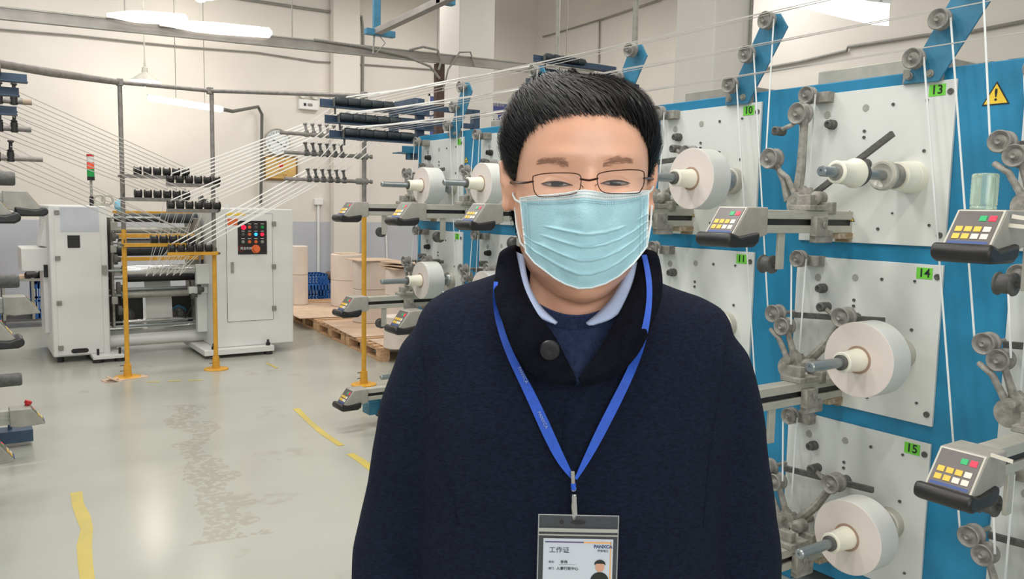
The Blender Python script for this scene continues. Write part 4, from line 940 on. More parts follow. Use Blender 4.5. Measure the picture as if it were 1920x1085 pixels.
# slotted interlayer board on nearest pallet
o = MB(); o.box((4.02, 7.55, .145), (1.0, .5, .006), Matrix.Rotation(PA, 3, 'Z')); o = o.build('slotted_board', CARD, org=(4.02, 7.55, .145)); tag(o, 'brown slotted board on the nearest pallet', 'cardboard')
b = MB()
for i in range(6):
    for j in range(3): b.box((3.66+i*.14+j*.03, 7.4+j*.14, .1486), (.08, .03, .0012), Matrix.Rotation(R(20), 3, 'Z'))
ob = b.build('slots', BROWN, o, smooth=False); ob['kind'] = 'stuff'
def kraft(px, pyb, Ybase, r, hs, lb, z0=.15, dx=0):
    q = at_Z(px, pyb, z0); cx, cy = q.x, q.y+r; z = z0
    for i, h in enumerate(hs):
        o = MB().lathe((cx, cy, z), (0, 0, 1), [(0, .05), (0, r-.01), (.008, r), (h-.008, r), (h-.001, r-.012), (h-.001, .05)], 40).build('kraft_roll', ROLLB, org=(cx, cy, z))
        tag(o, ('upper ' if i else 'lower ')+lb if len(hs) > 1 else lb, 'roll', 'wrapped kraft paper rolls')
        z += h
    return cx, cy, z
S1 = kraft(662, 575, 0, .22, (.36, .36), 'pale kraft roll in the narrow stack left of the yellow pole')
S2 = kraft(712, 606, 0, .23, (.40, .34), 'kraft roll in the wide stack behind the yellow pole')
S3 = kraft(780, 622, 0, .24, (.40, .30), 'kraft roll in the stack behind the far spindle')
S0 = kraft(567, 572, 0, .12, (.42, .40), 'tall kraft roll beside the right cabinet')
S4 = kraft(758, 655, 0, .14, (.32,), 'short kraft roll at the near end beside the shoulder')
for i, (S, lb) in enumerate(((S1, 0), (S2, 0), (S3, 0))):
    n = (1, 1, 3)[i]
    for j in range(n):
        o = MB().box((S[0]+.02*j, S[1]-.02*j, S[2]+.006+.03*j), (.50 if i else .3, .5 if i else .3, .01), Matrix.Rotation(R(8*j-4), 3, 'Z')).build('cardboard_sheet', CARD, org=(S[0], S[1], S[2]))
        tag(o, ['brown cardboard lid on the narrow kraft stack', 'brown cardboard lid on the wide kraft stack', 'brown cardboard sheets piled on the stack behind the far spindle'][i], 'cardboard', 'cardboard lids on kraft stacks')
def crate(c, s, lb, mtl=CRATE, grp='blue plastic crates', rz=0):
    t = thing('plastic_crate', lb, 'crate', c, grp, rz); x, y, z = s
    b = MB(); b.b2((-x/2, -y/2, 0), (x/2, y/2, .015)); b.build('bottom', mtl, t, world=False)
    for sx in (-1, 1):
        for ax in (0, 1):
            b = MB(); L_ = x if ax else y; n = max(4, int(L_/.05))
            def pt(u, w0, w1, z0, z1):
                if ax: b.b2((u, sx*(y/2)-.006, z0), (w0, sx*(y/2)+.006, z1))
                else: b.b2((sx*(x/2)-.006, u, z0), (sx*(x/2)+.006, w0, z1))
            pt(-L_/2, L_/2, 0, z*.86, z); pt(-L_/2, L_/2, 0, 0, z*.16); pt(-L_/2, L_/2, 0, z*.48, z*.54)
            for i in range(n+1): u = -L_/2+i*(L_-.012)/n; pt(u, u+.016, 0, 0, z)
            b.build('side', mtl, t, world=False)
    return t
c1 = at_Y(590, 540, 11.75); crate((c1.x, c1.y+.2, 0), (.42, .36, .30), 'blue crate at far back beside the tall kraft roll')
crate((c1.x, c1.y+.2, .30), (.42, .36, .20), 'blue crate stacked on another by the back wall')
crate((c1.x+.42, c1.y+.3, 0), (.38, .34, .40), 'blue ribbed crate right of the crate pair, holding a cardboard tube')
tag(MB().lathe((c1.x+.38, c1.y+.1, .44), (0, 1, 0), [(0, .04), (0, .07), (.3, .07), (.3, .04)], 18).build('cardboard_tube', mat('brown_tube', (120, 96, 82), .8), org=(c1.x+.38, c1.y+.1, .44)), 'brown round tube lying on the blue ribbed crate', 'tube')
# crumpled paper near kraft roll
# left background trolley
tq = at_Z(95, 612, 0); tx0, ty0 = .30, 11.3
t = thing('trolley', 'grey trolley with papers behind the left keypad arms', 'trolley', (.7, ty0, 0))
b = MB(); b.b2((.42, ty0, .56), (1.05, ty0+.5, .59)); b.build('shelf', ALU, t)
b = MB(); b.b2((.42, ty0, .08), (1.05, ty0+.5, .10)); b.build('lower_shelf', RED if 0 else DUSTD, t)
for x, y in ((.44, ty0+.02), (1.03, ty0+.02), (.44, ty0+.48), (1.03, ty0+.48), (.74, ty0+.02)): MB().b2((x-.015, y-.015, .06), (x+.015, y+.015, .6)).build('leg', ALU, t)
for x, y in ((.44, ty0+.02), (1.03, ty0+.02), (.44, ty0+.48), (1.03, ty0+.48)): MB().cyl((x-.012, y, .04), (x+.012, y, .04), .04).build('wheel', BLACK, t)
crate((.88, ty0+.25, .101), (.28, .4, .42), 'bright blue crate on the trolley next to the left cabinet')
crate((.20, ty0+.35, .0), (.4, .4, .40), 'blue crate at left edge beside the dark red cabinet')
o = MB().box((.62, ty0+.2, .605), (.34, .3, .03), Matrix.Rotation(R(14), 3, 'Z')).box((.85, ty0+.22, .612), (.3, .28, .04), Matrix.Rotation(R(-20), 3, 'Z')).build('paper_pile', CARD, org=(.7, ty0+.2, .6)); tag(o, 'pile of beige papers on the trolley', 'papers')
o = MB().lathe((.66, ty0+.05, .63), (1, 0, 0), [(0, .02), (.02, .05), (.10, .05), (.14, .03), (.16, .06), (.2, .05)], 14).build('black_headset', BLACK, org=(.7, ty0+.05, .63)); tag(o, 'small black device on the papers of the trolley', 'device')
tag(MB().b2((-.2, 11.5, 0), (.36, 11.9, 1.0)).build('red_cabinet', mat('dark_red', (130, 34, 48), .5), org=(.1, 11.7, 0), bev=.01), 'dark red cabinet cut off by the left edge', 'cabinet')
for i, zz in enumerate((.35, .7)): pass
o = MB().box((1.17, 7.66, .004), (.36, .12, .008), Matrix.Rotation(R(12), 3, 'Z')).build('cardboard_scrap', CARD, org=(1.17, 7.66, 0)); tag(o, 'brown cardboard scrap under the foot of the left pole', 'cardboard')
o = MB().box((1.07, 7.6, .02), (.12, .08, .008), Matrix.Rotation(R(25), 3, 'Y')).box((1.05, 7.62, .01), (.12, .06, .008), Matrix.Rotation(R(-12), 3, 'Y')).build('crumpled_card', CARD, org=(1.06, 7.6, 0)); tag(o, 'crumpled brown card beside the left pole foot', 'cardboard')

# ================================================================ PERSON
LXO, LYO = .0815, 1.02          # person origin, in the frame turned to the camera direction
Fh = Vector((math.sin(YAW), math.cos(YAW), 0)); Rh = Vector((math.cos(YAW), -math.sin(YAW), 0))
PORG = Rh*LXO+Fh*LYO
PM = Matrix.Translation(PORG) @ Matrix.Rotation(-YAW, 4, 'Z')
def L(px, py, ly):      # world ray met with the plane ly in front of the camera -> person-local
    d = ray(px, py); p = CAM+d*(ly/d.dot(Fh)); return Vector((p.dot(Rh)-LXO, ly-LYO, p.z))
def ploc(o):
    o.location = PORG; o.rotation_euler = (0, 0, -YAW); return o
SKIN = mat('skin', (231, 182, 154), .36, var=.05, scale=9, bump=.05, bscale=200, c2=(223, 168, 139), detail=2)
SKIN.node_tree.nodes['Principled BSDF'].inputs['Subsurface Weight'].default_value = .12
SKIN.node_tree.nodes['Principled BSDF'].inputs['Subsurface Radius'].default_value = (.012, .005, .003)
HAIR = mat('black_hair', (16, 14, 15), .5, var=.2, scale=30, spec=.35)
COAT = mat('navy_wool', (27, 34, 52), .95, c2=(17, 22, 36), scale=160, bump=.5, bscale=420, spec=.15, stretch=(1, 1, 2.2))
COLLAR = mat('navy_collar', (15, 17, 26), .95, var=.2, scale=90, bump=.4, bscale=500, spec=.1)
KNIT = mat('knit_sweater', (44, 54, 84), .9, var=.15, scale=120, bump=.5, bscale=300, spec=.15)
SHIRT = mat('shirt_blue', (176, 190, 220), .8, var=.04, scale=30, bump=.1)
MASK = mat('mask_fabric', (172, 214, 224), .75, var=.025, scale=60, bump=.25, bscale=700, spec=.25)
MASKW = mat('mask_white', (226, 234, 234), .75, var=.02, bump=.2, bscale=600)
LANY = mat('lanyard_blue', (26, 84, 196), .55, var=.08, scale=90, bump=.2, bscale=700)
PLASTIC = bpy.data.materials.new('clear_plastic'); PLASTIC.use_nodes = True
def plastic_nodes():
    nt = PLASTIC.node_tree; N = nt.nodes; N.remove(N['Principled BSDF']); o = N['Material Output']
    t_ = N.new('ShaderNodeBsdfTransparent'); g = N.new('ShaderNodeBsdfGlossy'); g.inputs['Roughness'].default_value = .18; d = N.new('ShaderNodeBsdfDiffuse'); d.inputs['Color'].default_value = (.6, .62, .64, 1)
    m1 = N.new('ShaderNodeMixShader'); m1.inputs[0].default_value = .55; nt.links.new(g.outputs[0], m1.inputs[1]); nt.links.new(d.outputs[0], m1.inputs[2])
    m2 = N.new('ShaderNodeMixShader'); m2.inputs[0].default_value = .07; nt.links.new(t_.outputs[0], m2.inputs[1]); nt.links.new(m1.outputs[0], m2.inputs[2]); nt.links.new(m2.outputs[0], o.inputs[0])
plastic_nodes()
LENS = mat('lens_glass', (255, 255, 255), .08, var=0, alpha=.045, spec=.5)
CARDW = mat('badge_card', (206, 214, 222), .45, var=.02)
METG = mat('glasses_metal', (70, 44, 36), .3, .7, var=0)

def itp(tab, z):
    if z <= tab[0][0]: return tab[0][1:]
    for i in range(len(tab)-1):
        if z <= tab[i+1][0]:
            t_ = (z-tab[i][0])/(tab[i+1][0]-tab[i][0])
            p0 = tab[max(i-1, 0)]; p1 = tab[i]; p2 = tab[i+1]; p3 = tab[min(i+2, len(tab)-1)]
            return tuple(.5*((2*b_)+(-a_+c_)*t_+(2*a_-5*b_+4*c_-d_)*t_*t_+(-a_+3*b_-3*c_+d_)*t_**3) for a_, b_, c_, d_ in zip(p0[1:], p1[1:], p2[1:], p3[1:]))
    return tab[-1][1:]
ZT = 1.697
HY = -.02   # head centre y (person-local)
HT = [(1.440, .018, .050, .02, 2), (1.447, .034, .070, .03, 2), (1.458, .046, .080, .035, 2), (1.475, .061, .086, .055, 2.1), (1.50, .071, .089, .072, 2.2), (1.53, .0765, .088, .086, 2.3), (1.555, .0785, .086, .09, 2.3),
      (1.585, .079, .085, .096, 2.35), (1.61, .0795, .088, .100, 2.35), (1.632, .079, .087, .100, 2.3), (1.653, .0755, .081, .096, 2.2), (1.672, .067, .068, .085, 2.1), (1.685, .053, .050, .067, 2), (1.693, .034, .030, .044, 2), (ZT, .0, .0, .0, 2)]
HYAW = R(3)
EZ = 1.5835
def gauss(dx, dz, sx, sz): return math.exp(-(dx/sx)**2-(dz/sz)**2)
def headp(th, z, feat=True, off=0):   # th: 0 front, + to image right
    w_, f_, b_, n_ = itp(HT, z)
    s, c = math.sin(th), math.cos(th); e = 2/n_
    x = max(w_, 0)*math.copysign(abs(s)**e, s); yy = abs(c)**e; y = -max(f_, 0)*yy if c > 0 else max(b_, 0)*yy
    p = Vector((x, y, z))
    if feat and c > 0:
        ax = abs(x)
        d = 0
        d += -.009*gauss(ax-.030, z-EZ-.002, .018, .012)         # eye sockets
        d += .004*gauss(ax-.030, z-EZ-.026, .022, .008)          # brow ridge
        d += .004*gauss(ax-.034, z-EZ-.0, .013, .006)            # lid bulge
        d += .003*gauss(ax-.036, z-EZ+.012, .016, .006)          # lower lid bag
        d += .004*gauss(ax-.044, z-EZ+.030, .020, .018)          # cheek
        nz = min(1, max(0, (EZ+.012-z)/.050)); nose = (.004*min(1, (EZ+.034-z)/.03)+.018*nz)*math.exp(-(x/(.010+.006*nz))**2) if EZ-.052 < z < EZ+.034 else 0
        if z <= EZ-.040: nose *= max(0, (z-(EZ-.052))/.012)
        d += nose
        d += .004*gauss(x, z-1.488, .024, .008)                   # lips
        d += .003*gauss(x, z-1.46, .016, .01)
        d += .0015*gauss(x, z-1.64, .05, .02)
        y -= d
    if off:
        nrm = Vector((s*1.0, -c*1.0, 0)); k = max(0, (z-1.645)/.05); nrm = (nrm*(1-min(1, k)*.7)+Vector((0, 0, min(1, k)))).normalized(); x += nrm.x*off; y += nrm.y*off; z += nrm.z*off
    # turn the head slightly
    ca, sa = math.cos(HYAW), math.sin(HYAW)
    X, Y = x*ca-y*sa, x*sa+y*ca
    return Vector((X-.001, Y+HY, z))
def loft(mb, rings):   # rings: (center, rx, ryf, ryb, n)
    N_ = 40; vs = []
    for c, rx, rf, rb, n_ in rings:
        for i in range(N_):
            a = 2*math.pi*i/N_; s, co = math.sin(a), math.cos(a); e = 2/n_
            vs.append(Vector(c)+Vector((rx*math.copysign(abs(s)**e, s), -rf*abs(co)**e if co > 0 else rb*abs(co)**e, 0)))
    fs = [(j*N_+i, j*N_+(i+1) % N_, (j+1)*N_+(i+1) % N_, (j+1)*N_+i) for j in range(len(rings)-1) for i in range(N_)]
    fs.append(tuple(range(N_-1, -1, -1))); fs.append(tuple((len(rings)-1)*N_+i for i in range(N_)))
    return mb.add(vs, fs)
def ball(mb, c, r, n=12):
    return mb.lathe(Vector(c)-Vector((0, 0, r)), (0, 0, 1), [(r-r*math.cos(math.pi*i/n), max(1e-5, r*math.sin(math.pi*i/n))) for i in range(n+1)], 16)
body = MB()
# head as closed grid
NT, NZ = 120, 96
zs_ = [1.440+(ZT-.0002-1.440)*(1-(1-i/(NZ-1))**1.25) if i < NZ-1 else ZT-.0001 for i in range(NZ)]
vs = [headp(2*math.pi*i/NT, z) for z in zs_ for i in range(NT)]
fs = [(j*NT+i, j*NT+(i+1) % NT, (j+1)*NT+(i+1) % NT, (j+1)*NT+i) for j in range(NZ-1) for i in range(NT)]
fs += [tuple(range(NT-1, -1, -1)), tuple((NZ-1)*NT+i for i in range(NT))]
body.add(vs, fs)
loft(body, [((0, .0, 1.30), .12, .06, .08, 2.2), ((0, .005, 1.36), .11, .058, .075, 2.2), ((0, .008, 1.395), .082, .060, .07, 2.1), ((0, .006, 1.42), .066, .066, .068, 2), ((0, .002, 1.45), .060, .064, .066, 2), ((0, -.004, 1.49), .058, .055, .07, 2), ((0, .0, 1.56), .055, .04, .07, 2)])
loft(body, [((0, .01, .82), .14, .09, .10, 2.4), ((0, .01, 1.0), .135, .095, .09, 2.4), ((0, .01, 1.2), .15, .10, .09, 2.4), ((0, .01, 1.32), .15, .07, .09, 2.3), ((0, .01, 1.36), .12, .05, .08, 2.2)])
for s_ in (-1, 1):
    body.tube([(s_*.12, .01, 1.345), (s_*.165, .01, 1.34), (s_*.19, .015, 1.22), (s_*.215, .02, 1.09), (s_*.222, -.01, .96), (s_*.225, -.04, .83), (s_*.225, -.045, .79)], [.04, .042, .04, .034, .033, .026, .028], 16)
    # hand
    loft(body, [((s_*.225, -.045, .72), .012, .036, .036, 2.4), ((s_*.225, -.045, .745), .014, .040, .038, 2.5), ((s_*.225, -.045, .78), .018, .034, .030, 2.3), ((s_*.225, -.043, .81), .02, .026, .025, 2)])
    for i, (dy, ln) in enumerate(((-.034, .068), (-.012, .076), (.010, .070), (.030, .055))):
        body.tube([(s_*.225, -.045+dy, .735), (s_*.222, -.047+dy*1.1, .735-ln*.45), (s_*.213, -.049+dy*1.1, .735-ln*.8), (s_*.202, -.05+dy*1.1, .735-ln)], [.0095, .009, .0082, .0065], 10)
    body.tube([(s_*.222, -.065, .785), (s_*.212, -.092, .762), (s_*.205, -.10, .735), (s_*.202, -.10, .715)], [.013, .0115, .0098, .008], 10)
    body.tube([(s_*.085, .01, .86), (s_*.09, .01, .70), (s_*.092, .0, .49), (s_*.094, .015, .30), (s_*.096, .02, .09), (s_*.096, .02, .04)], [.085, .078, .055, .05, .036, .036], 18)
    body.tube([(s_*.096, .03, .035), (s_*.098, -.06, .035), (s_*.10, -.13, .03)], [.034, .036, .024], 12)
    # ear
    ec = headp(s_*R(95), EZ-.006)+Vector((s_*.006, 0, 0))
    pts = []
    for i in range(9):
        a = R(-120+i*38); pts.append(ec+Vector((s_*(.007+.003*math.sin(a)), .010+.012*math.cos(a)*.8, .002+.028*math.sin(a))))
    body.tube(pts, [.005, .0055, .0055, .006, .006, .006, .0055, .005, .006], 8)
    body.lathe(ec+Vector((s_*-.006, .008, 0)), (s_*1.0, .25, .05), [(0, .02), (.008, .020), (.011, .014)], 14)
    body.tube([ec+Vector((s_*.003, .002, -.012)), ec+Vector((s_*.004, .001, -.026)), ec+Vector((s_*.002, .0, -.031))], [.006, .0075, .005], 8)
bo = body.build('person', SKIN, None, angle=180)
def baked(o, name, mods):
    for tpe, kw in mods:
        md = o.modifiers.new(tpe.lower(), tpe)
        for k_, v_ in kw.items(): setattr(md, k_, v_)
    dg = bpy.context.evaluated_depsgraph_get(); me = bpy.data.meshes.new_from_object(o.evaluated_get(dg)); me.name = name
    o.modifiers.clear(); o.data = me; me.polygons.foreach_set('use_smooth', [True]*len(me.polygons)); return o
baked(bo, 'person', [('REMESH', dict(mode='VOXEL', voxel_size=.0032, use_smooth_shade=True)), ('SMOOTH', dict(factor=.5, iterations=3))])
bo.data.materials.clear(); bo.data.materials.append(SKIN)
ploc(bo)
tag(bo, 'man in navy wool coat facing the camera, wearing mask, glasses and blue lanyard', 'person')
def pbuild(mb, name, mt, **kw):
    o = mb.build(name, mt, bo, world=False, **kw); return o
def facep(x, z, off=0):    # point on the face surface for lateral x
    th = 0; w_ = itp(HT, z)[0]
    lo, hi = -R(90), R(90)
    for _ in range(30):
        mid = (lo+hi)/2
        if headp(mid, z).x < x: lo = mid
        else: hi = mid
    return headp((lo+hi)/2, z)+Vector((0, -off, 0))
# ---- eyes: almond of sclera and iris between lids
SCL = mat('sclera', (150, 132, 122), .3, var=0); IRIS = mat('iris', (24, 17, 14), .15, var=0, coat=.5); LASH = mat('lash_line', (60, 38, 32), .6, var=0)
LIDM = mat('eyelid_skin', (222, 170, 140), .5, var=.03)
for (ecx, ecy) in ((1043.5, 345.5), (1153, 343.5)):
    q = L(ecx, ecy, .925); fx, fz = q.x, q.z
    def E(u, v, off): return facep(fx+u*.0155, fz+v, off)
    def top(u): return .0024*(1-abs(u)**2.2)-.0006*u*(1 if fx < 0 else -1)
    def bot(u): return -.0022*(1-abs(u)**2)
    mb = MB(); mb.grid(lambda a, b_: E(a*2-1, bot(a*2-1)*(1-b_)+top(a*2-1)*b_, .0010+.0012*(1-(a*2-1)**2)), 17, 5); ey = pbuild(mb, 'eye', SCL)
    mb = MB(); mb.grid(lambda a, b_: E((a*2-1)*.42+.02, bot(0)*(1-b_)+top(0)*b_-.0000, .0026), 9, 5); o = mb.build('iris', IRIS, ey, world=False)
    mb = MB(); mb.tube([E(u/8, top(u/8)+.0004, .0028) for u in range(-9, 10)], [.0004+.0008*(1-abs(u/9)) for u in range(-9, 10)], 6); mb.build('upper_lash', LASH, ey, world=False)
    mb = MB(); mb.tube([E(u/8, bot(u/8)-.0002, .0018) for u in range(-8, 9)], .0004, 6); mb.build('lower_lash', LASH, ey, world=False)
    mb = MB(); mb.grid(lambda a, b_: E((a*2.2-1.1), top((a*2-1))+.0002+b_*(.0062*(1-abs(a*2-1)**3)+.0008), .0026-.0022*b_+.0012*math.sin(b_*3.14)), 21, 6); mb.build('upper_lid', LIDM, ey, world=False)
# ---- eyebrows
def strandmesh(mb, p0, p1, w0, up_=Vector((0, 0, 1)), bend=Vector((0, 0, 0)), n=3):
    d = (p1-p0); sd = d.cross(up_); sd = sd.normalized() if sd.length > 1e-9 else Vector((1, 0, 0)); vs = []
    for i in range(n+1):
        t_ = i/n; p = p0+d*t_+bend*(4*t_*(1-t_)); ww = w0*(1-t_)**.6+.00008; vs += [p-sd*ww, p+sd*ww]
    mb.add(vs, [(2*i, 2*i+1, 2*i+3, 2*i+2) for i in range(n)])
BROW = mat('eyebrow_hair', (160, 120, 98), .85, var=.1)
for (xa, xb, ya, yb, sgn) in ((1066, 1014, 309, 303, -1), (1128, 1180, 309, 301, 1)):
    mb = MB()
    for i in range(170):
        u = random.random(); v = random.gauss(0, .35)
        px = xa+(xb-xa)*u; py = ya+(yb-ya)*u-4*math.sin(u*3.1)+v*10*(1-.35*u)
        q = L(px, py, .925); a = facep(q.x, q.z, .0006); e = facep(q.x+sgn*.0055, q.z+.0016*(1-u*1.8), .0012)
        strandmesh(mb, a, e, .00013, Vector((0, -1, 0)))
    o = pbuild(mb, 'eyebrow', BROW, smooth=False)
# ---- hair
HL0 = [(-180, 1.468), (-150, 1.475), (-125, 1.49), (-108, 1.55), (-100, 1.57), (-92, 1.573), (-84, 1.585), (-78, 1.590), (-74, 1.612), (-66, 1.636), (-52, 1.651), (-40, 1.660), (-25, 1.666), (-8, 1.668), (8, 1.668), (22, 1.668), (36, 1.664), (50, 1.652), (62, 1.636), (72, 1.612), (78, 1.592), (84, 1.584), (92, 1.573), (100, 1.57), (108, 1.55), (125, 1.49), (150, 1.475), (180, 1.468)]
HL = [(-180, 1.468), (-150, 1.475), (-125, 1.49), (-108, 1.55), (-100, 1.575), (-92, 1.580), (-84, 1.588), (-78, 1.598), (-72, 1.614), (-64, 1.630), (-54, 1.643), (-44, 1.651), (-32, 1.658), (-18, 1.662), (0, 1.664), (14, 1.663), (26, 1.661), (36, 1.655), (46, 1.645), (56, 1.632), (66, 1.615), (74, 1.598), (82, 1.588), (92, 1.580), (100, 1.575), (108, 1.55), (125, 1.49), (150, 1.475), (180, 1.468)]
def hairline(th):
    d = math.degrees((th+math.pi) % (2*math.pi)-math.pi)
    for i in range(len(HL)-1):
        if d <= HL[i+1][0]: t_ = (d-HL[i][0])/(HL[i+1][0]-HL[i][0]); return HL[i][1]*(1-t_)+HL[i+1][1]*t_
    return HL[-1][1]
def thick(th, z):
    h = z-hairline(th); t_ = min(1, max(0, h/.045)); d = math.degrees((th+math.pi) % (2*math.pi)-math.pi)
    side = .010*math.exp(-((abs(d)-85)/40)**2)
    side *= .55 if math.sin(th) > 0 else 1.15
    return .001+(.0078+side*.8)*(t_**.6)
mb = MB()
NTH, NZH = 140, 50
def hp(u, v, ex=0):
    th = 2*math.pi*u-math.pi; z0 = hairline(th); z = z0+(ZT-.0005-z0)*(1-(1-v)**1.6)
    return headp(th, min(z, ZT-.0005), False, thick(th, z)+ex+.0008*noise.noise(Vector((th*6, z*20, 0)))*2)
mb.grid(lambda u, v: hp(u, v), NTH, NZH, closed=True)
mb.add([hp(i/NTH, 1) for i in range(NTH)], [tuple(range(NTH))])
# inner skirt so that the cap is closed
mb.grid(lambda u, v: hp(u, 0)*(1-v)+headp(2*math.pi*u-math.pi, hairline(2*math.pi*u-math.pi), False, -.003)*v, NTH, 2, closed=True)
hair = pbuild(mb, 'hair', HAIR, angle=180)
# strands over the cap
mb = MB()
def crownflow(p):   # hair direction on the head: from a crown whorl, fringe swept to the image right
    c = Vector((-.018, HY+.045, 1.70)); d = p-c; d.z = 0
    if d.length < 1e-5: d = Vector((1, 0, 0))
    d.normalize()
    k = max(0, min(1, (-(p.y-HY))/.05+.35)) * max(0, min(1, (p.z-1.625)/.03))
    d = (d*(1-.55*k)+Vector((1.0, -.15, 0))*.55*k)
    return d.normalized()
for i in range(14000):
    u = random.random(); v = random.random()**.85
    th = 2*math.pi*u-math.pi; z0 = hairline(th); z = z0+(ZT-.001-z0)*(1-(1-v)**1.6)
    ln = random.uniform(.022, .042) if z > 1.64 else random.uniform(.012, .026)
    pts = []; cth, cz = th, z; p = headp(cth, cz, False, thick(cth, cz)+random.uniform(-.0005, .001)); pts.append(p)
    for s_ in range(4):
        fl = crownflow(p); st = ln/4
        # move along surface: convert to (th,z) step
        e = .02; pt = headp(cth+e, cz, False); pb = headp(cth-e, cz, False); tv = (pt-pb)/(2*e)
        zz = max(cz-.003, 1.45); pz = headp(cth, cz, False)-headp(cth, zz, False); dv = -pz/max(1e-6, cz-zz)
        a11 = tv.dot(tv); a12 = tv.dot(dv); a22 = dv.dot(dv); f_ = fl*.75+Vector((0, 0, -.65)); b1_ = tv.dot(f_); b2_ = dv.dot(f_)
        det = a11*a22-a12*a12
        if abs(det) < 1e-12: break
        da = (b1_*a22-b2_*a12)/det; dz_ = (a11*b2_-a12*b1_)/det
        nrm = math.sqrt(max(1e-12, (tv*da+dv*dz_).length_squared)); da *= st/nrm; dz_ *= st/nrm
        cth += da; cz -= max(-.012, min(.014, dz_)); cz = min(cz, ZT-.0008)
        ex = .0008+.0014*math.sin(s_*.9+i)+((i*31 % 17)/17)**3*.005
        zl = hairline(cth)
        if cz < zl-(.004+.010*((i*7919) % 100)/100): break
        p = headp(cth, cz, False, thick(cth, max(cz, zl))+ex); pts.append(p)
    if len(pts) < 3: continue
    wv = []
    w0 = random.uniform(.0002, .0005); vs = []
    for j, q in enumerate(pts):
        d = pts[min(j+1, len(pts)-1)]-pts[max(j-1, 0)]; nn = (q-Vector((0, HY, 1.60))).normalized(); sd = d.cross(nn).normalized()*(w0*(1-j/len(pts))**.5+.0001)
        vs += [q-sd, q+sd]
    mb.add(vs, [(2*j, 2*j+1, 2*j+3, 2*j+2) for j in range(len(pts)-1)])
o = mb.build('hair_strands', HAIR, hair, world=False, smooth=True, angle=180); o['kind'] = 'stuff'
# ---- mask
bodt = BVHTree.FromPolygons([v.co.copy() for v in bo.data.vertices], [tuple(p.vertices) for p in bo.data.polygons])
PCAM = PM.inverted() @ CAM
TE = [(975, 371), (1000, 367), (1030, 365), (1060, 362), (1080, 358), (1096, 356), (1112, 358), (1135, 362), (1165, 362), (1190, 360), (1216, 357)]
BE = [(986, 473), (1003, 494), (1022, 508), (1040, 522), (1060, 533), (1084, 541), (1108, 540), (1135, 532), (1160, 518), (1188, 494), (1213, 462)]
def mpt(u, v, edge=0):
    i = u*10; k_ = min(9, int(i)); f_ = i-k_
    a = (TE[k_][0]*(1-f_)+TE[k_+1][0]*f_, TE[k_][1]*(1-f_)+TE[k_+1][1]*f_); b_ = (BE[k_][0]*(1-f_)+BE[k_+1][0]*f_, BE[k_][1]*(1-f_)+BE[k_+1][1]*f_)
    px = a[0]*(1-v)+b_[0]*v; py = a[1]*(1-v)+b_[1]*v
    uu = (px-1098)/120
    side = min(1, abs(uu)); dep = .957-.052*(1-side**2.1)
    nz = math.exp(-(uu/.30)**2)*(math.exp(-((v-.30)/.22)**2)*.020+math.exp(-((v-.0)/.2)**2)*.012)
    mouth = math.exp(-(uu/.55)**2)*math.exp(-((v-.65)/.28)**2)*.010
    chin = .010*max(0, (v-.75)/.25)**2*(1-side)
    # pleats: overlapping horizontal folds sagging to the middle
    pl = 0
    for vc, am in ((.43, .0040), (.56, .0042), (.70, .0036), (.84, .003)):
        t_ = (v-(vc+.03*(1-side)*math.cos(uu*2)))/.05
        if -1.6 < t_ < 1: pl += am*(math.exp(-((t_+.25)/.35)**2) if t_ < 0 else math.exp(-((t_+.25)/.12)**2))
    pl *= (1-.5*side**4)
    wr = .0012*noise.noise(Vector((u*7, v*9, 1)))+.002*noise.noise(Vector((u*3+uu*v*3, v*5, 5)))*(.4+side)
    p = L(px, py, dep-nz-mouth+chin-pl-wr); d = (p-PCAM).normalized(); h = bodt.ray_cast(PCAM, d)
    if h[0] is not None and h[3] < (p-PCAM).length+.0035: p = PCAM+d*(h[3]-.0035)
    return p
mb = MB(); mb.grid(lambda u, v: mpt(u, .075+.925*v), 101, 101)
mk = mb.build('face_mask', MASK, None, world=False, angle=180, org=(0, 0, 0)); ploc(mk)
sm = mk.modifiers.new('solid', 'SOLIDIFY'); sm.thickness = .0012; sm.offset = -1
tag(mk, 'light blue pleated surgical mask covering nose and mouth', 'mask')
def mchild(mb, name, mt, **kw): return mb.build(name, mt, mk, world=False, **kw)
mb = MB(); mb.grid(lambda u, v: mpt(u, .078*v)+Vector((0, -.0002, 0)), 101, 6); o = mchild(mb, 'top_band', MASKW); s2 = o.modifiers.new('s', 'SOLIDIFY'); s2.thickness = .0014; s2.offset = -1
def edge_path(f, n=60): return [f(i/n) for i in range(n+1)]
for (f, r_) in ((lambda s: mpt(s, .995)+Vector((0, -.0008, 0)), .0011), (lambda s: mpt(.002, s), .0014), (lambda s: mpt(.998, s), .0014), (lambda s: mpt(s, .003)+Vector((0, -.0005, 0)), .0009)):
    mb = MB(); mb.tube(edge_path(f), r_, 6); mchild(mb, 'edge_seam', MASKW)
ST = mat('stitch_grey', (150, 176, 186), .7, var=0)
mb = MB()
def dash(p, q): mb.ribbon([p+Vector((0, -.0009, 0)), q+Vector((0, -.0009, 0))], Vector((0, 0, .0009)) if abs((q-p).x) > abs((q-p).z) else Vector((.0009, 0, 0)), .0004)
for vv in (.045, .105, .125):
    for i in range(64): dash(mpt(.05+i*.9/64, vv), mpt(.05+(i+.5)*.9/64, vv))
for uu_ in (.03, .055, .945, .97):
    for i in range(34): dash(mpt(uu_, .14+i*.84/34), mpt(uu_, .14+(i+.5)*.84/34))
o = mchild(mb, 'stitching', ST, smooth=False); o['kind'] = 'stuff'
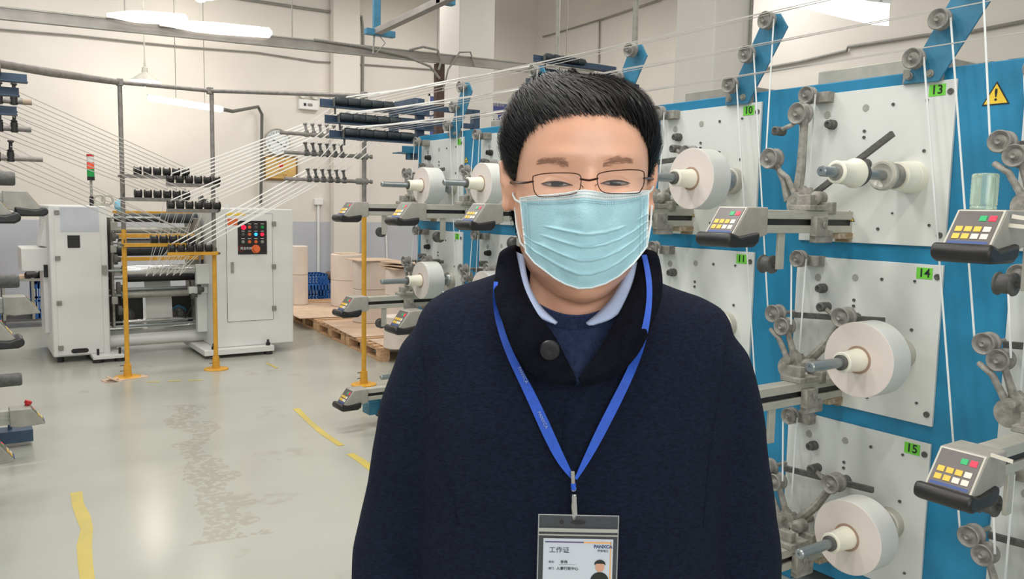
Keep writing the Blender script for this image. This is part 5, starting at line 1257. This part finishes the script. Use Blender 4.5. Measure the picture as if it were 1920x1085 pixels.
for sgn, pts in ((-1, [(976, 380, .957), (966, 374, .975), (962, 366, .995), (962, 350, 1.01)]), (-1, [(988, 468, .957), (976, 455, .968), (969, 425, .985), (966, 395, 1.0), (964, 370, 1.012)]), (1, [(1215, 362, .957), (1222, 356, .98), (1224, 350, 1.0)]), (1, [(1213, 458, .957), (1220, 420, .975), (1222, 385, .995)])):
    mb = MB(); mb.tube([L(*p) for p in pts], .0014, 6); mchild(mb, 'ear_loop', MASKW)
# ---- glasses
gl = thing('eyeglasses', 'thin brown metal rimmed glasses resting above the mask', 'glasses', PORG, rz=-YAW)
def gb(mb, name, mt, par=None, **kw): return mb.build(name, mt, par or gl, world=False, **kw)
def rim(pts): return [L(x, y, d) for x, y, d in pts]
GD = .895
RL = [(999, 334, .915), (1003, 329, .912), (1025, 325, .904), (1060, 324, .898), (1082, 326, .896), (1089, 332, .895), (1089, 345, .894), (1086, 356, .894), (1075, 363, .893), (1050, 367, .896), (1020, 369, .902), (1007, 366, .908), (1001, 355, .912)]
RR = [(1120, 330, .893), (1127, 324, .893), (1150, 320, .893), (1185, 318, .900), (1205, 321, .907), (1208, 330, .910), (1207, 345, .912), (1202, 356, .912), (1195, 362, .910), (1170, 363, .900), (1140, 362, .893), (1127, 357, .892), (1121, 345, .892)]
def smooth_loop(P_, n=5):
    out = []; m_ = len(P_)
    for i in range(m_):
        p0, p1, p2, p3 = P_[i-1], P_[i], P_[(i+1) % m_], P_[(i+2) % m_]
        for k_ in range(n):
            t_ = k_/n; out.append(.5*((2*p1)+(-p0+p2)*t_+(2*p0-5*p1+4*p2-p3)*t_*t_+(-p0+3*p1-3*p2+p3)*t_**3))
    return out
for rp in (RL, RR):
    Lp = smooth_loop(rim(rp)); fr_ = MB().tube(Lp+[Lp[0], Lp[1]], .0006, 8); fo = gb(fr_, 'rim', METG)
    c = sum(Lp, Vector())/len(Lp); n_ = len(Lp)
    mb = MB(); mb.add([c+Vector((0, -.0012, 0))]+Lp, [(0, 1+i, 1+(i+1) % n_) for i in range(n_)]); gb(mb, 'lens', LENS, fo)
gb(MB().tube([L(1088, 335, .895), L(1096, 337, .8905), L(1105, 338, .889), L(1113, 336.5, .8905), L(1121, 334, .893)], .0012, 8), 'bridge', METG)
for p in ((1088, 350, 1094), (1121, 348, 1115)):
    gb(MB().tube([L(p[0], p[1]-4, .896), L((p[0]+p[2])/2, p[1]-2, .905), L(p[2], p[1]+2, .910)], .0005, 6), 'pad_arm', METG)
    o = gb(MB().lathe(L(p[2], p[1]+3, .909), (1, .3, 0), [(-.0012, .001), (-.001, .003), (.001, .003), (.0012, .001)], 12), 'nose_pad', PLASTIC)
gb(MB().tube([L(1000, 340, .914), L(988, 342, .922), L(975, 343, .945), L(962, 341, .985), L(954, 343, 1.01), L(950, 352, 1.03)], [.0011, .0013, .0014, .0015, .0018, .0016], 8), 'temple', METG)
gb(MB().tube([L(1207, 334, .910), L(1214, 334, .93), L(1220, 334, .97), L(1224, 335, 1.01), L(1225, 345, 1.03)], [.0011, .0014, .0014, .0016, .0016], 8), 'temple', METG)

# ---- clothing
ct = MB()
loft(ct, [((0, .02, .80), .215, .145, .15, 2.6), ((0, .02, .95), .205, .14, .142, 2.6), ((0, .02, 1.1), .198, .138, .135, 2.6), ((0, .02, 1.2), .198, .137, .135, 2.6), ((0, .02, 1.29), .200, .128, .135, 2.6),
          ((0, .022, 1.34), .2, .115, .13, 2.6), ((0, .025, 1.38), .203, .100, .12, 2.6), ((0, .028, 1.405), .203, .086, .11, 2.5), ((0, .03, 1.425), .192, .072, .10, 2.4), ((0, .033, 1.442), .166, .057, .095, 2.2),
          ((0, .035, 1.455), .126, .042, .09, 2.1), ((0, .036, 1.465), .098, .03, .085, 2.1), ((0, .038, 1.473), .082, .02, .08, 2), ((0, .04, 1.478), .066, .012, .075, 2)])
for s_ in (-1, 1):
    ct.tube([(s_*.10, .03, 1.385), (s_*.146, .03, 1.376), (s_*.167, .028, 1.345), (s_*.186, .028, 1.28), (s_*.204, .03, 1.19), (s_*.221, .03, 1.09), (s_*.228, .0, .96), (s_*.232, -.03, .86), (s_*.232, -.036, .825)], [.042, .058, .064, .066, .064, .064, .060, .054, .052], 24)
co = ct.build('coat', COAT, None, angle=180)
baked(co, 'coat', [('REMESH', dict(mode='VOXEL', voxel_size=.006, use_smooth_shade=True)), ('SMOOTH', dict(factor=.6, iterations=9))])
# soft folds, hanging and at the elbows
me = co.data
for v in me.vertices:
    p = v.co; a = abs(p.x)
    n1 = noise.noise(Vector((p.x*9, p.y*9, p.z*4)))*.005; n2 = noise.noise(Vector((p.x*5+3, p.y*5, p.z*14)))*.004*(1 if a > .17 else .35)
    v.co = p+v.normal*(n1+n2)
me.materials.clear(); me.materials.append(COAT)
co.parent = bo
cb = BVHTree.FromPolygons([v.co.copy() for v in me.vertices], [tuple(p.vertices) for p in me.polygons])
PMi = PM.inverted()
def hit(px, py, off=.003, trees=None):
    o_ = PMi @ CAM; d = (PM.to_3x3().inverted() @ ray(px, py)).normalized(); best = None
    for tr_ in (trees or [cb]):
        h = tr_.ray_cast(o_, d)
        if h[0] is not None and (best is None or h[3] < best[1]): best = (h[0], h[3])
    return (best[0]-d*off) if best else L(px, py, .9)
# seams, placket edge, armholes, button
for nm, pts in (('armhole_seam', [(790, 650), (793, 680), (797, 710), (800, 760), (822, 830), (842, 900), (860, 1000)]), ('armhole_seam', [(1364, 650), (1360, 680), (1352, 720), (1338, 800), (1326, 900), (1318, 1000)]), ('placket_edge', [(1074, 716), (1066, 740), (1058, 790), (1052, 900), (1048, 1000), (1046, 1080)])):
    pp = []
    for i in range(len(pts)-1):
        for k_ in range(6): t_ = k_/6; pp.append(hit(pts[i][0]*(1-t_)+pts[i+1][0]*t_, pts[i][1]*(1-t_)+pts[i+1][1]*t_, .0004))
    co_ = MB().tube(pp, .0009, 6).build(nm, COAT, co, world=False)
# collar
def spl(P_, n=6):
    out = []
    for i in range(len(P_)-1):
        p0 = P_[max(i-1, 0)]; p1 = P_[i]; p2 = P_[i+1]; p3 = P_[min(i+2, len(P_)-1)]
        for k_ in range(n): t_ = k_/n; out.append(.5*((2*p1)+(-p0+p2)*t_+(2*p0-5*p1+4*p2-p3)*t_*t_+(-p0+3*p1-3*p2+p3)*t_**3))
    return out+[P_[-1]]
V = Vector
inn = [L(1080, 712, .903), L(1062, 672, .912), L(1040, 630, .922), L(1010, 590, .935), L(985, 545, .953), L(972, 500, .975), L(968, 462, 1.0), V((-.045, .060, 1.483)), V((0, .078, 1.485)), V((.045, .060, 1.483)), L(1196, 468, 1.0), L(1194, 505, .975), L(1182, 545, .953), L(1160, 590, .935), L(1138, 630, .922), L(1112, 672, .912), L(1084, 712, .903)]
mid = [L(1074, 716, .898), L(1020, 690, .892), L(990, 645, .892), L(968, 600, .902), L(952, 550, .925), L(950, 500, .955), L(955, 462, .985), V((-.062, .080, 1.470)), V((0, .098, 1.472)), V((.062, .080, 1.470)), L(1210, 468, .985), L(1216, 505, .955), L(1212, 550, .925), L(1196, 600, .902), L(1176, 645, .892), L(1140, 690, .892), L(1088, 716, .898)]
out = [L(1066, 722, .902), L(1004, 706, .897), L(966, 664, .898), L(944, 610, .908), L(928, 560, .932), L(930, 510, .965), L(942, 478, .99), V((-.082, .095, 1.425)), V((0, .118, 1.425)), V((.082, .095, 1.425)), L(1224, 478, .99), L(1240, 510, .965), L(1240, 560, .932), L(1222, 610, .908), L(1196, 664, .898), L(1152, 706, .897), L(1094, 722, .902)]
A_, B_, C_ = spl(inn), spl(mid), spl(out); n_ = len(A_)
mb = MB()
def cg(u, v):
    i = min(n_-1, int(round(u*(n_-1)))); return A_[i]*(1-v)**2+B_[i]*2*v*(1-v)+C_[i]*v*v
mb.grid(cg, n_, 9)
cl = mb.build('collar', COLLAR, co, world=False, angle=180); s3 = cl.modifiers.new('s', 'SOLIDIFY'); s3.thickness = .006; s3.offset = 0
cl.modifiers.new('b', 'SUBSURF').levels = 1; cl.modifiers['b'].render_levels = 1
clt = BVHTree.FromPolygons([cg(i/(n_-1), j/8) for j in range(9) for i in range(n_)], [(j*n_+i, j*n_+i+1, (j+1)*n_+i+1, (j+1)*n_+i) for j in range(8) for i in range(n_-1)])
q = L(1031, 656, .884)
MB().lathe(q, (0.05, 1, .1), [(-.003, 0), (-.004, .006), (-.003, .0105), (0, .0115), (.003, .010)], 24, cap=False).build('button', mat('dark_button', (16, 17, 24), .45, var=.1), co, world=False)
# sweater front and knit neckline
mb = MB()
def sw(u, v):
    xl = 1004+(1084-1004)*v**1.0; xr = 1162+(1086-1162)*v; y0 = 592+ (12*math.sin(u*math.pi) if v == v else 0)
    px = xl+(xr-xl)*u; py = y0*(1-v)+722*v
    return L(px, py, .955-.032*v-.014*math.sin(u*math.pi)*(1-.4*v))
mb.grid(sw, 21, 17); o = pbuild(mb, 'sweater', KNIT, angle=180); o.modifiers.new('s', 'SOLIDIFY').thickness = .004
mb = MB(); nk = [L(985+(1175-985)*i/24, 560+42*math.sin(math.pi*i/24)**.8+2, .968-.030*math.sin(math.pi*i/24)) for i in range(25)]
mb.ribbon(nk, V((0, 0, .017)), .006); nb = mb.build('neck_rib', mat('knit_rib', (38, 50, 86), .9, var=.1), o, world=False, bev=.002)
mb = MB()
for i in range(1, 66):
    t_ = i/66*24; k_ = int(t_); f_ = t_-k_; p = nk[k_]*(1-f_)+nk[min(24, k_+1)]*f_; mb.tube([p+V((0, -.0034, .0075)), p+V((0, -.0036, -.0075))], .0008, 5)
ob = mb.build('rib_lines', KNIT, o, world=False); ob['kind'] = 'stuff'
# shirt collar wings
for side, I_, O_ in ((-1, [(983, 478, .99), (988, 515, .968), (998, 545, .955), (1016, 575, .943), (1046, 603, .932)], [(966, 470, 1.0), (968, 515, .972), (982, 555, .950), (1004, 590, .934), (1034, 606, .930)]),
                     (1, [(1178, 500, .975), (1163, 530, .962), (1146, 558, .950), (1124, 582, .941), (1098, 604, .932)], [(1196, 490, .985), (1188, 535, .962), (1174, 570, .945), (1148, 596, .933), (1112, 610, .930)])):
    a = spl([L(*p) for p in I_]); b_ = spl([L(*p) for p in O_]); n2 = len(a)
    mb = MB(); mb.grid(lambda u, v: (lambda i: a[i]*(1-v)+b_[i]*v+V((0, -.004*math.sin(v*math.pi)-.002, 0)))(int(round(u*(n2-1)))), n2, 5)
    o = pbuild(mb, 'shirt_collar', SHIRT, angle=180); o.modifiers.new('s', 'SOLIDIFY').thickness = .003
mb = MB(); mb.lathe((0, .006, 1.40), (0, 0, 1), [(0, .088), (.03, .076), (.06, .070), (.075, .069)], 40, cap=False)
# trousers and shoes
tr_ = MB()
for s_ in (-1, 1): tr_.tube([(s_*.085, .015, .87), (s_*.092, .012, .70), (s_*.095, .005, .49), (s_*.098, .02, .25), (s_*.10, .025, .055)], [.105, .095, .078, .07, .066], 22)
o = tr_.build('trousers', mat('dark_trousers', (30, 32, 40), .9, var=.1), bo, world=False, angle=180)
for s_ in (-1, 1):
    sh = MB(); sh.grid(lambda u, v: (lambda a, yy: V((s_*.10+math.cos(a)*(.044-.012*max(0, -yy/.16)**2)*(1 if v > .02 and v < .98 else .05), yy, max(0.0, .045+math.sin(a)*(.05 if yy > -.04 else .05-.02*(-.04-yy)/.12)))))(2*math.pi*u, .085-.245*v), 24, 16, closed=True)
    sh.build('shoe', BLACK, bo, world=False, angle=180)

# ---- lanyard
ly = thing('lanyard', 'bright blue lanyard around the neck ending in a metal clip', 'lanyard', PORG, rz=-YAW)
def lb_(mb, name, mt, par=None, **kw): return mb.build(name, mt, par or ly, world=False, **kw)
def strap(pts, name='strap'):
    C_ = []
    for i in range(len(pts)-1):
        for k_ in range(8):
            t_ = k_/8
            def cr(j):
                p0 = pts[max(i-1, 0)]; p1 = pts[i]; p2 = pts[i+1]; p3 = pts[min(i+2, len(pts)-1)]
                return .5*((2*p1[j])+(-p0[j]+p2[j])*t_+(2*p0[j]-5*p1[j]+4*p2[j]-p3[j])*t_*t_+(-p0[j]+3*p1[j]-3*p2[j]+p3[j])*t_**3)
            C_.append((cr(0), cr(1), cr(2)))
    C_.append(pts[-1]); P_ = [hit(x, y, .004, [cb, clt]) for x, y, w_ in C_]
    # smooth depth
    for _ in range(25):
        P_ = [P_[0]]+[P_[i]*.5+(P_[i-1]+P_[i+1])*.25 for i in range(1, len(P_)-1)]+[P_[-1]]
    W_ = []
    for i, p in enumerate(P_):
        d = (P_[min(i+1, len(P_)-1)]-P_[max(0, i-1)]).normalized(); sd = d.cross(V((0, -1, 0))).normalized(); tw = C_[i][2]
        W_.append(sd*tw*.00060)
    mb = MB(); mb.ribbon([p+V((0, -.003, 0)) for p in P_], W_, .0012); return lb_(mb, name, LANY), P_
s1, LP1 = strap([(930, 528, 8), (928, 555, 9), (932, 590, 12), (950, 650, 14), (975, 700, 17), (1000, 750, 20), (1027, 810, 21), (1052, 862, 17), (1075, 896, 7)])
s2_, LP2 = strap([(1207, 478, 10), (1216, 520, 11), (1217, 570, 11), (1204, 640, 14), (1180, 700, 17), (1150, 760, 19), (1122, 815, 18), (1098, 862, 13), (1079, 896, 6)])
MB_ = MB().ribbon(spl([V((-.084, .05, 1.448)), V((-.06, .100, 1.446)), V((0, .118, 1.444)), V((.06, .100, 1.446)), V((.084, .05, 1.448))]), V((0, 0, .012)), .0012); lb_(MB_, 'neck_loop', LANY)
# printed lettering on the strap
for px, py in ((975, 692), (1012, 776)):
    p = hit(px, py, .009, [cb, clt]); q = hit(px+11, py+22, .009, [cb, clt]); xd = (q-p).normalized(); yd = xd.cross(V((0, 1, 0))).normalized(); yd = yd if yd.x > 0 else -yd
    zd = xd.cross(yd); 
    if zd.y > 0: yd = -yd
    text('PANXCA', .0052, (p+q)/2, xd, yd, mat('strap_print', (150, 170, 205), .6, var=0) if 'strap_print' not in bpy.data.materials else bpy.data.materials['strap_print'], s1, 'strap_print', world=False)
jd = hit(1077, 900, .010)
def J(px, py, off=0): p = L(px, py, .88); return V((p.x, jd.y-off, p.z))
MB_ = MB().ribbon([J(1076, 893), J(1077, 918)], V((.0042, 0, 0)), .003); lb_(MB_, 'ferrule', ALU, bev=.0005)
lb_(MB().tube([J(1077, 916), J(1078, 928)], .003, 8), 'cord_knot', LANY)
ck_ = MB(); ck_.tube([J(1078, 926)+V((.0025*math.cos(a*.7), 0, .003*math.sin(a*.7))) for a in range(10)], .0007, 6)
ck_.lathe(J(1079, 936), (0.02, 0, -1), [(0, .0028), (.004, .0036), (.008, .0032), (.014, .0040), (.020, .0034), (.026, .0028), (.030, .0014)], 14); ck_.ribbon([J(1079, 938, .004), J(1081, 975, .004)], V((.004, 0, 0)), .001)
lb_(ck_, 'clip', CHROME)
# ---- badge holder
BD = V(J(1080, 980, .003)); bx = BD.x
tl_, br_ = J(1011, 974, .003), J(1163, 975, .003)
bw = br_.x-tl_.x; x0 = tl_.x; x1 = br_.x; zt_ = (tl_.z+br_.z)/2
bd = thing('badge_holder', 'clear plastic badge holder with white work card hanging on the chest', 'badge', PORG, rz=-YAW)
def bb_(mb, name, mt, par=None, **kw): return mb.build(name, mt, par or bd, world=False, **kw)
yb = BD.y
bb_(MB().b2((x0, yb-.0012, zt_-.125), (x1, yb+.0014, zt_)), 'sleeve', PLASTIC, bev=.0012)
bb_(MB().b2((x0, yb-.0022, zt_-.0195), (x1, yb-.0012, zt_-.0155)).b2((x0, yb-.002, zt_-.024), (x1, yb-.0012, zt_-.0225)), 'zip_seal', mat('seal_plastic', (190, 190, 180), .3, alpha=.75, var=0))
bb_(MB().tube([(x0, yb-.001, zt_-.125), (x0, yb-.001, zt_), (x1, yb-.001, zt_), (x1, yb-.001, zt_-.125)], .0009, 6), 'welded_edge', mat('weld', (180, 182, 182), .2, alpha=.6, var=0))
for cx_, rx_ in ((x0+bw*.50, .0085), (x0+bw*.29, .0025)):
    bb_(MB().lathe((0, 0, 0), (0, -1, 0), [(0, 1), (.1, 1)], 18) if 0 else MB().add([V((cx_+rx_*math.cos(R(a)), yb-.0016, zt_-.0085+.0022*math.sin(R(a)))) for a in range(0, 360, 20)], [tuple(range(18))]), 'slot', BLACK, smooth=False)
cdd = bb_(MB().b2((x0+.006, yb-.0008, zt_-.12), (x1-.005, yb+.0006, zt_-.028)), 'work_card', CARDW, bev=.0005)
cz = zt_-.028; yt = yb-.00135
PUR = mat('card_purple', (92, 78, 120), .5, var=0); ORG_ = mat('card_orange', (238, 170, 90), .5, var=0); INKB = mat('card_ink', (70, 82, 100), .6, var=0); LOGO = mat('card_logo', (60, 74, 120), .5, var=0)
bb_(MB().b2((x0+.008, yt, cz-.0045), (x0+.052, yt+.0002, cz-.0030)), 'card_stripe', PUR, cdd); bb_(MB().b2((x0+.052, yt, cz-.0045), (x1-.007, yt+.0002, cz-.0030)).b2((x1-.0082, yt, cz-.09), (x1-.007, yt+.0002, cz-.003)), 'card_stripe', ORG_, cdd)
def bt(s, sz, x, z, mt=INKB, al='CENTER', bold=.00005): return text(s, sz, (x, yt-.0002, z), (1, 0, 0), (0, 0, 1), mt, cdd, 'card_lettering', align=al, ext=.00005, bold=bold, world=False)
bt('工作证', .0078, x0+.0125, cz-.0135, al='LEFT'); bt('PANXCA', .0052, x1-.0165, cz-.0085, LOGO, bold=.0002); bt('平安电工', .0032, x1-.0165, cz-.0135)
bt('姓名:', .0030, x0+.0125, cz-.0275, al='LEFT'); bt('李伟', .0042, x0+.030, cz-.0275, INK); bt('部门:', .0030, x0+.0125, cz-.0352, al='LEFT'); bt('人事行政中心', .0042, x0+.034, cz-.0352, INK)
bb_(MB().b2((x0+.024, yt, cz-.0302), (x0+.044, yt+.0001, cz-.0300)), 'card_line', INKB, cdd)
ph = MB(); pcx, pcz = x1-.0195, cz-.032
bb_(MB().add([V((pcx+.0052*math.cos(R(a)), yt-.0001, pcz+.0065*math.sin(R(a)))) for a in range(0, 360, 20)], [tuple(range(18))]), 'portrait_face', mat('portrait_skin', (206, 156, 128), .6, var=0), cdd, smooth=False)
bb_(MB().add([V((pcx+.0064*math.cos(R(a)), yt-.0003, pcz+.0025+.0058*math.sin(R(a)))) for a in range(-5, 186, 10)]+[V((pcx-.004, yt-.0003, pcz+.0036)), V((pcx+.004, yt-.0003, pcz+.0036))], [tuple(range(22))]), 'portrait_hair', INK, cdd, smooth=False)
bb_(MB().add([V((pcx+.0105*math.cos(R(a)), yt-.00005, pcz-.017+.0105*math.sin(R(a)))) for a in range(0, 181, 12)], [tuple(range(16))]), 'portrait_jacket', INK, cdd, smooth=False)
